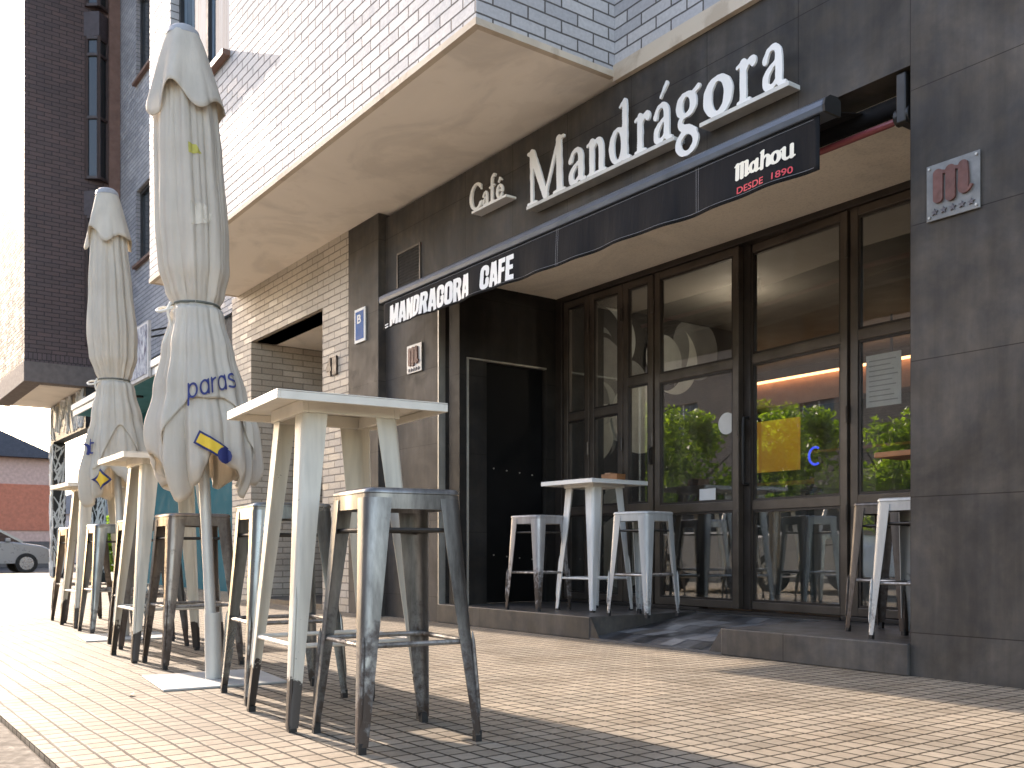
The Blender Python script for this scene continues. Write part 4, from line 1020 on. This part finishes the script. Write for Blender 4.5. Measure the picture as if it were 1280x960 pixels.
# ------------------------------------------------------------------ parasols
def interp(tab, z):
    for (z0, r0), (z1, r1) in zip(tab, tab[1:]):
        if z1 <= z <= z0 or z0 <= z <= z1:
            t = (z-z0)/(z1-z0); t = t*t*(3-2*t); return r0+(r1-r0)*t
    return tab[0][1] if abs(z-tab[0][0]) < abs(z-tab[-1][0]) else tab[-1][1]
def make_parasol(name_label, loc, face, lean, prof, ztop, zcap, ztie, hem, seed, mat, detail):
    """closed parasol; local +x faces the camera"""
    t = thing('parasol', name_label, 'parasol', loc, face, 'closed off-white parasols')
    r = random.Random(seed); ph = [r.uniform(0, 6.28) for _ in range(8)]
    def axis(z): return (lean[0]*z/2.9, lean[1]*z/2.9)
    MB().box(-.26, .26, -.26, .26, 0, .009).build('base_plate', M['base'], t, world=False, bevel=.003).rotation_euler = (0, 0, -face+R(-6))
    MB().tube([(0,0,.0095),(axis(.35)[0]*.3,axis(.35)[1]*.3,.30)], .036, 16).build('pole_sleeve', M['pole'], t, world=False)
    MB().tube([(axis(z)[0], axis(z)[1], z) for z in (.05, 1, 2, ztop-.03)], .024, 14).build('pole', M['pole'], t, world=False)
    def fold(th, z):
        # pleats gathered by the ribs: sharp valleys, round ridges, drifting a little with height
        a = th*4+ph[0]+.35*math.sin(z*1.7+ph[1]); b = th*7+ph[2]-.5*math.sin(z*1.1+ph[3])
        return .62*(abs(math.sin(a))**.7-.62)+.38*(abs(math.sin(b))**.8-.6)+.12*math.sin(th*17+ph[4]+z*2)+.07*math.sin(th*31+ph[5]-z*3)
    def rad(th, z, layer=0):
        R0 = interp(prof, z)
        if z > ztie: amp = .21+.22*max(0, 1-abs(z-ztie)/.12)*.4
        else: amp = .16+.42*min(1, (ztie-z)/.75)
        fr = math.exp(-((th-.25)/.75)**2)*min(1, max(0, (ztie-z)/.3))
        amp *= 1-.72*fr if layer == 0 else 1-.8*fr
        if abs(z-ztie) < .05: amp *= .35+.65*abs(z-ztie)/.05
        return R0*(1+amp*fold(th, z))+(.016 if layer else 0)
    def S(th, z, off=0, layer=0):
        q = rad(th, z, layer)+off; ax = axis(z)
        return (ax[0]+q*math.cos(th), ax[1]+q*math.sin(th), z)
    def hemz(th, layer=0):
        h = hem[0]+hem[1]*(.6*math.sin(th*4+ph[5])+.4*math.sin(th*3+ph[6]))+.02*math.sin(th*11+ph[7])
        if layer: h = hem[0]+.17+.20*math.sin(th*1.9+1.2)+.04*math.sin(th*5+ph[3])
        return h
    nth, nz = 220, 80
    rows = []
    for j in range(nz+1):
        row = []
        for i in range(nth):
            th = 2*math.pi*i/nth-math.pi
            z = (ztop-.265)+(hemz(th)-(ztop-.265))*(j/nz)
            # hem curls slightly under
            row.append(S(th, z, -.02*max(0, (j/nz-.97)/.03)))
        rows.append(row)
    cn = MB().loft(rows, True, True).build('canopy', mat, t, world=False, solid=.004, angle=80)
    # an outer flap of cloth hanging over the first, from the tie down
    rows = []
    n2 = 90
    for j in range(31):
        rows.append([S(th, (ztie-.02)+(hemz(th, 1)-(ztie-.02))*j/30, 0, 1) for th in [-.75+2.15*i/n2 for i in range(n2+1)]])
    MB().loft(rows, False, True).build('cloth_flap', mat, t, world=False, solid=.004, angle=80)
    # vent cap
    rows = []
    for j in range(15):
        row = []
        for i in range(120):
            th = 2*math.pi*i/120
            zb = zcap+.04*math.sin(th*4+ph[2])+.035*math.sin(th*5+ph[4])
            k = j/14; z = ztop+(zb-ztop)*k**1.08
            base = .058+(interp(prof, zcap-.1)*1.06+.02-.058)*(k**.86)
            q = base*(1+.13*k*k*(abs(math.sin(th*4+ph[2]+1.2))**.8-.5)+.05*k*math.sin(th*7+ph[3]))
            ax = axis(z); row.append((ax[0]+q*math.cos(th), ax[1]+q*math.sin(th), z))
        rows.append(row)
    MB().loft(rows, True, True).build('vent_cap', mat, t, world=False, solid=.004, angle=80)
    a = axis(ztop)
    q = MB(); q.loft([[(a[0]+rr_*math.cos(2*math.pi*k/24), a[1]+rr_*math.sin(2*math.pi*k/24), ztop+dz) for k in range(24)] for rr_, dz in ((.075,-.03),(.068,-.005),(.05,.012),(.02,.02),(.002,.021))], True, True)
    q.build('top_cap', M['cap'], t, world=False)
    ring = [S(2*math.pi*k/60, ztie, .004) for k in range(61)]
    co = MB().tube(ring, .0055, 8, False); co.build('tie_cord', M['cord'], t, world=False)
    th0 = -1.1; p0 = Vector(S(th0, ztie, .012))
    tw = Vector((math.cos(th0), math.sin(th0), 0)); sd = Vector((-math.sin(th0), math.cos(th0), 0))
    lp = [p0+tw*.045*math.sin(k*.52)+sd*(-.05*(1-math.cos(k*.52)))+Vector((0,0,-.02-.02*math.sin(k*.7))) for k in range(13)]
    tl = [p0+tw*(.01+.012*math.sin(k*1.3))+sd*(-.012*k*.5)+Vector((0,0,-.028*k)) for k in range(12)]
    MB().tube(lp, .006, 8).tube(tl, .006, 8).build('tie_bow', M['cord_w'], t, world=False)
    detail(t, S)
    return t
SANS = {
 'p': (.62, [('l',[(.08,.6,.048),(.08,-.28,.048)]), ell(.30,.3,.22,.27,.05,.044)]),
 'a': (.62, [ell(.30,.3,.22,.27,.05,.044), ('l',[(.52,.58,.048),(.52,.02,.048)])]),
 'r': (.40, [('l',[(.08,.6,.048),(.08,.02,.048)]), ('c',[(.08,.36,.044),(.16,.52,.044),(.32,.57,.044)])]),
 's': (.52, [('c',[(.42,.48,.044),(.30,.57,.044),(.14,.54,.044),(.10,.42,.044),(.24,.32,.044),(.38,.24,.044),(.40,.1,.044),(.26,.03,.044),(.06,.1,.044)])]),
 'o': (.64, [ell(.31,.3,.24,.27,.05,.044)]),
 'n': (.60, [('l',[(.08,.6,.048),(.08,.02,.048)]), ('c',[(.08,.36,.05),(.2,.55,.044),(.38,.55,.048),(.46,.4,.048),(.46,.02,.048)])]),
 't': (.40, [('l',[(.16,.78,.048),(.16,.14,.048)]), ('c',[(.16,.16,.048),(.22,.04,.044),(.36,.04,.044)]), ('l',[(.02,.58,.05),(.36,.58,.05)])]),
}
def cloth_text(t, S, txt, th0, z0, size, slope, rmean, mat, layer, name='lettering', flip=False, gap=.02, wide=1.0, lift=.010):
    q = MB(); cx = 0
    for c in txt:
        w, st = SANS[c]
        g = glyph(st, .05)
        def fn(u, v, _):
            s_ = (cx+u)*size*wide; zz = z0+v*size+slope*s_
            if flip: zz = z0-v*size+slope*s_
            return S(th0+s_/rmean, zz, lift, layer)
        put_glyph(q, g, fn, 0); cx += w+gap
    q.build(name, mat, t, world=False)
def patch(t, S, poly, th0, z0, rmean, mat, layer, off, name):
    xs = [p[0] for p in poly]; ys = [p[1] for p in poly]
    cx, cy = sum(xs)/len(xs), sum(ys)/len(ys); vs = []; fs = []; n = 8
    # fan subdivided towards the outline so that it follows the folds
    ring = []
    for (a, b) in zip(poly, poly[1:]+poly[:1]):
        for k in range(6): ring.append((a[0]+(b[0]-a[0])*k/6, a[1]+(b[1]-a[1])*k/6))
    L = len(ring)
    for j in range(n+1):
        for p in ring: vs.append(S(th0+(cx+(p[0]-cx)*j/n)/rmean, z0+cy+(p[1]-cy)*j/n, off, layer))
    for j in range(n):
        for k in range(L): fs.append((j*L+k, j*L+(k+1) % L, (j+1)*L+(k+1) % L, (j+1)*L+k))
    MB().add(vs, fs).build(name, mat, t, world=False)
def rot_rect(w, h, deg, cx=0, cy=0):
    c, s_ = math.cos(R(deg)), math.sin(R(deg)); return [(cx+x*c-y*s_, cy+x*s_+y*c) for x, y in ((-w/2,-h/2),(w/2,-h/2),(w/2,h/2),(-w/2,h/2))]
def circ(r, cx=0, cy=0, n=12): return [(cx+r*math.cos(2*math.pi*k/n), cy+r*math.sin(2*math.pi*k/n)) for k in range(n)]
def det1(t, S):
    cloth_text(t, S, 'paras', -.26, 1.215, .106, .32, .20, M['navy'], 1, wide=.74)
    patch(t, S, rot_rect(.15, .062, -28), .18, 1.02, .24, M['navy'], 1, .006, 'emblem_border')
    patch(t, S, rot_rect(.132, .044, -28), .18, 1.02, .24, M['yellow'], 1, .0085, 'emblem_field')
    patch(t, S, circ(.036, .055, -.04), .18, 1.02, .24, M['navy'], 1, .011, 'emblem_disc')
    patch(t, S, [(-.015,-.02),(.045,-.012),(.02,.022),(-.015,.026)], .10, 2.30, .15, M['olive'], 0, .005, 'faded_print')
    patch(t, S, [(-.02,-.05),(.06,-.03),(.075,.01),(.04,.05),(-.02,.05)], .12, 2.02, .15, M['tan'], 0, .005, 'faded_print')
def det2(t, S):
    cloth_text(t, S, 'nt', -1.25, 1.19, .12, .1, .2, M['navy'], 0, wide=.8, lift=.024)
    patch(t, S, rot_rect(.10, .10, 45), -.45, 1.03, .24, M['navy'], 1, .006, 'emblem_border')
    patch(t, S, rot_rect(.075, .075, 45), -.45, 1.03, .24, M['yellow'], 1, .0085, 'emblem_field')
pr1 = [(2.90,.09),(2.62,.118),(2.3,.134),(2.0,.144),(1.82,.138),(1.70,.110),(1.655,.094),(1.60,.104),(1.45,.135),(1.27,.166),(1.10,.200),(.95,.203),(.80,.18)]
camdir = lambda x, y: math.atan2(-y, -x)
f1 = camdir(-4.24, 1.45)
make_parasol('larger closed parasol with navy lettering, beside the nearest table', (-4.24, 1.44, 0), f1, (-.02, -.13), pr1, 2.87, 2.52, 1.655, (.895, .10), 3, M['cloth'], det1)
pr2 = [(2.95,.09),(2.6,.108),(2.3,.128),(2.0,.146),(1.85,.138),(1.74,.106),(1.70,.092),(1.63,.106),(1.45,.138),(1.25,.175),(1.05,.205),(.9,.20),(.78,.17)]
f2 = camdir(-6.68, 1.62)
make_parasol('smaller looking closed parasol farther back, tied with a grey cord', (-6.69, 1.67, 0), f2, (-.02, -.10), pr2, 2.95, 2.62, 1.70, (.98, .12), 12, M['cloth2'], det2)

# ------------------------------------------------------------------ far end of the street
def car(label, loc, rz, paint, group=None):
    t = thing('parked_car', label, 'car', loc, rz, group)
    # side profile (x along the car, z up) and half widths: lower body, then cabin
    lower = [(-2.1,.32),(-2.08,.62),(-1.98,.86),(-1.55,.93),(-1.15,.97),(.95,.96),(1.75,.84),(2.02,.72),(2.12,.5),(2.08,.3)]
    m = MB(); rings = []
    for yy, k in ((-.86,.94),(-.84,1),(-.6,1.02),(0,1.03),(.6,1.02),(.84,1),(.86,.94)):
        rings.append([(x*(1 if abs(yy) < .8 else .985), yy, .3+(z-.3)*k) for x, z in lower])
    m.loft(rings, True, True); n = len(lower)
    m.f.append(tuple(range(n))); m.sm.append(False); m.f.append(tuple(range(6*n, 7*n))[::-1]); m.sm.append(False)
    bd = m.build('body', paint, t, world=False, angle=40)
    cab = [(-1.95,.92),(-1.55,1.30),(-1.1,1.43),(.0,1.45),(.45,1.38),(1.2,.95)]
    g = MB(); g.loft([[(x*(1 if abs(y) > .5 else 1.0), y*(1-.20*(z-.9)/.55), z) for x, z in cab] for y in (-.80,-.4,.4,.80)], True, True)
    n = len(cab); g.f.append(tuple(range(n))); g.sm.append(False); g.f.append(tuple(range(3*n, 4*n))[::-1]); g.sm.append(False)
    g.build('glasshouse', window_glass('car_glass', (.012,.014,.016)), t, world=False, angle=40)
    rf = MB(); top = [(-1.62,1.295),(-1.1,1.445),(.0,1.465),(.47,1.395)]
    rf.loft([[(x, y*(1-.20*(z-.9)/.55), z) for x, z in top] for y in (-.8,-.4,.4,.8)], False, True)
    rf.build('roof', paint, t, world=False, solid=.02, angle=40)
    for y in (-.8, .8):
        for (a, b_) in (((-1.9,.93),(-1.55,1.31)),((-.25,.95),(-.2,1.455)),((1.2,.95),(.45,1.39))):
            k0, k1 = 1-.2*(a[1]-.9)/.55, 1-.2*(b_[1]-.9)/.55
            MB().bar((a[0], y*1.012*k0, a[1]), (b_[0], y*1.012*k1, b_[1]), .03, .07).build('pillar', paint, t, world=False)
    for x in (-1.3, 1.3):
        for y in (-.79, .79):
            w = MB().tube([(x, y-.1, .31),(x, y+.1, .31)], .31, 22).build('wheel', M['rubber'], t, world=False)
            yo = y+(.102 if y > 0 else -.102)
            MB().tube([(x, yo-.004, .31),(x, yo+.004, .31)], .2, 18).build('rim', plain('alloy_rim', (.45,.45,.45), .3, .8), w, world=False)
    for y in (-.62, .62):
        MB().box(2.02, 2.10, y-.18, y+.18, .58, .70).build('headlight', plain('clear_headlight', (.6,.62,.62), .1), t, world=False, bevel=.02)
        MB().box(-2.09, -2.0, y-.16, y+.16, .62, .84).build('tail_light', plain('red_tail_light', (.4,.02,.02), .2), t, world=False, bevel=.02)
        MB().box(.72, .86, y*1.40-.06, y*1.40+.06, .96, 1.07).build('wing_mirror', paint, t, world=False, bevel=.02)
    return t
car('silver parked car at the far left edge beyond the passage', (-33.2, 3.95, -.125), R(90), plain('dark_silver_car_paint', (.36,.35,.34), .3, .3, .03, 2))
ob = thing('orange_building', 'orange and pink rendered building with a dark roof beyond the passage', 'building', (-46, 6, -.12))
OX = -44
P('wall', MB().box(-52, OX, -2, 8.05, -.12, 4.4), plain('pink_render', (.55,.36,.30), .8), ob)
P('wall_panel', MB().box(OX, OX+.05, -2, 8.0, 1.4, 3.3), plain('orange_render', (.52,.17,.10), .8), ob)
P('ground_floor', MB().box(OX, OX+.06, -2, 8.0, -.12, .95), plain('dark_shop_base', (.10,.085,.08), .7), ob)
P('roof', MB().prism([(-3, 4.4), (8.5, 4.4), (2.5, 7.0)], lambda u, v, t: (t, u, v), -52, OX+.4), plain('dark_slate_roof', (.05,.055,.075), .7), ob)
gb = thing('grey_house', 'low grey house with a slate roof seen through the passage', 'house', (-60, 13, -.12))
P('wall', MB().box(-66, -58, 9.6, 16, -.12, 2.6), plain('grey_render', (.42,.42,.43), .8), gb)
P('roof', MB().prism([(9.3, 2.6), (16.3, 2.6), (12.6, 4.2)], lambda u, v, t: (t, u, v), -66, -57.8), plain('grey_tile_roof', (.17,.19,.22), .7), gb)

def leaves(mb, c, r, n, rng, size=(.05,.11)):
    for _ in range(n):
        d = Vector((rng.gauss(0,1), rng.gauss(0,1), rng.gauss(0,1))).normalized()
        p = Vector(c)+Vector((d.x*r[0], d.y*r[1], d.z*r[2]))*(rng.random()**.45)
        a = Vector((rng.gauss(0,1), rng.gauss(0,1), rng.gauss(0,.7))).normalized(); b = a.cross(Vector((rng.gauss(0,1), rng.gauss(0,1), rng.gauss(0,1)))).normalized()
        s_ = rng.uniform(*size); a *= s_; b *= s_*.5
        mb.add([p-a, p+b*.9, p+a, p-b*.9], [(0,1,2,3)])
M['leaf'] = foliage('green_leaf', (.09,.15,.02), (.30,.38,.05))
M['leaf_d'] = foliage('dark_green_leaf', (.03,.06,.016), (.07,.11,.025))
M['bark'] = plain('bark', (.10,.08,.06), .9, 0, .3, 10, .6, 30)
def tree(label, x, y, h, rr_, seed, nm='street_tree', n=5200):
    rg = random.Random(seed)
    t = thing(nm, label, 'tree', (x, y, -.12))
    tr = MB().tube([(0,0,0),(.03,.02,.7),(-.02,.04,1.3),(0,0,h*.55)], [.11,.09,.075,.05], 10)
    for k in range(7):
        a = rg.uniform(0, 6.28); l = rr_*rg.uniform(.6,.95)
        tr.tube([(0,0,1.0+.12*k),(math.cos(a)*l*.5, math.sin(a)*l*.5, 1.5+.2*k),(math.cos(a)*l, math.sin(a)*l, 1.7+.28*k)], [.045,.03,.012], 7)
    tr.build('trunk', M['bark'], t, world=False)
    cr = MB()
    for k in range(26):
        a = rg.uniform(0, 6.28); q = rr_*math.sqrt(rg.random())*.8; z = rg.uniform(1.25, h-.35)
        kz = 1-abs((z-h*.55)/(h*.55))**2*.5
        leaves(cr, (math.cos(a)*q*kz, math.sin(a)*q*kz, z), [rg.uniform(.3,.55)]*3, n//26, rg)
    cr.build('crown', M['leaf'], t, world=False)
    return t
tree('leafy street tree mirrored in the fourth glass leaf', -16.0, -6.4, 4.1, 1.7, 1, n=9000)
tree('bushy street tree mirrored in the glass door leaf', -19.5, -7.6, 4.6, 1.9, 2, n=9000)
tree('small dark tree mirrored in the rightmost glass leaf', -11.9, -8.6, 3.6, 1.5, 3, n=6000)
bu = thing('green_bush', 'bright green bush seen through the passage beyond the tables', 'bush', (-31, 7.6, -.12))
q = MB(); leaves(q, (0, 0, .95), (.9, 1.0, .95), 1600, random.Random(5), (.08,.16)); q.build('foliage', M['leaf'], bu, world=False)
MB().tube([(0,0,0),(0,0,.8)], [.06,.03], 8).build('stem', M['bark'], bu, world=False)
# street opposite, seen in the glass
car('white parked car on the street, mirrored in the glass door', (-10.05, -2.1, -.10), R(0), plain('white_car_paint', (.72,.73,.74), .2, 0, .03))
opp = thing('opposite_building', 'grey brown brick building across the street, mirrored in the glass', 'building', (-20, -15, -.12))
m = MB(); hs = []
for k in range(9):
    for z in (1.2, 4.2): hs.append((-46+k*5.2, -44.4+k*5.2, z, z+1.6))
walled(m, -50, 2, -.12, 7.6, -15.3, -15, hs)
P('wall', m, brick('grey_brown_brick', (.22,.185,.165), (.30,.25,.22), (.14,.12,.11), .25, .075, .008, .7, .5), opp)
for h in hs:
    fo = P('window', MB().box(h[0]+.04, h[1]-.04, -15.18, -15.12, h[2], h[2]+.06).box(h[0], h[0]+.06, -15.18, -15.12, h[2], h[3]).box(h[1]-.06, h[1], -15.18, -15.12, h[2], h[3]).box((h[0]+h[1])/2-.03, (h[0]+h[1])/2+.03, -15.18, -15.12, h[2], h[3]), M['white_paint'], opp)
    P('pane', MB().box(h[0], h[1], -15.16, -15.14, h[2], h[3]), M['win_sky'], fo)
P('roof', MB().box(-50.3, 2.3, -24, -14.7, 7.6, 7.8), M['stone'], opp)
P('rear_wall', MB().box(-50, 2, -24, -23.7, -.12, 7.6).box(-50, -49.7, -23.7, -15.3, -.12, 7.6).box(1.7, 2, -23.7, -15.3, -.12, 7.6), M['far_brick'], opp)
tag(MB().box(-60, 12, -13.5, -5.2, -.3, 0).build('opposite_pavement', plain('grey_concrete_slab', (.26,.25,.23), .8, 0, .2, 3)), kind='structure')
# a dry leaf on the paving
tag(MB().add([(0,0,.004),(.03,.012,.014),(.06,0,.006),(.03,-.014,.012)], [(0,1,2,3)]).build('fallen_leaf', plain('dry_orange_leaf', (.38,.16,.05), .8)), 'small dry orange leaf lying on the pale paving at lower left', 'leaf').location = (-4.0, 1.02, 0)

# ------------------------------------------------------------------ light
ELEV, AZ = R(24.3), R(3.4)
S = Vector((-math.cos(ELEV)*math.cos(AZ), -math.cos(ELEV)*math.sin(AZ), math.sin(ELEV)))
sun = bpy.data.lights.new('sun', 'SUN'); sun.energy = 2.5; sun.angle = R(.53); sun.color = (1, .93, .84)
so = bpy.data.objects.new('sun', sun); COL.objects.link(so); so.rotation_euler = S.to_track_quat('Z', 'Y').to_euler(); so.location = (-20, 0, 20)
w = bpy.data.worlds.new('World'); SC.world = w; w.use_nodes = True
nt = w.node_tree; bg = nt.nodes['Background']
sky = N(nt, 'ShaderNodeTexSky', sky_type='NISHITA'); sky.sun_disc = False; sky.sun_elevation = ELEV; sky.sun_rotation = math.atan2(S.x, S.y)
sky.air_density = 1.0; sky.dust_density = 1.6; sky.ozone_density = .6
nt.links.new(sky.outputs[0], bg.inputs['Color']); bg.inputs['Strength'].default_value = .15

# ------------------------------------------------------------------ camera
cam = bpy.data.cameras.new('camera'); co = bpy.data.objects.new('camera', cam); COL.objects.link(co)
co.location = (0, 0, .576); co.rotation_euler = (R(90), 0, R(90-35.97))
cam.sensor_width = 36; cam.lens = 36*1204/1280; cam.shift_y = (688-480)/1280; cam.clip_end = 2000; cam.clip_start = .05
cam.dof.use_dof = True; cam.dof.focus_distance = 3.6; cam.dof.aperture_fstop = 9
SC.camera = co
vs = SC.view_settings; vs.view_transform = 'Standard'; vs.look = 'None'; vs.exposure = 2.14; vs.gamma = 1; vs.use_white_balance = True; vs.white_balance_temperature = 7250; vs.white_balance_tint = 16; vs.use_curve_mapping = False
cy = SC.cycles
cy.use_denoising = True; cy.max_bounces = 9; cy.diffuse_bounces = 5; cy.glossy_bounces = 5; cy.transmission_bounces = 4; cy.transparent_max_bounces = 10
cy.caustics_reflective = False; cy.caustics_refractive = False; cy.sample_clamp_indirect = 8
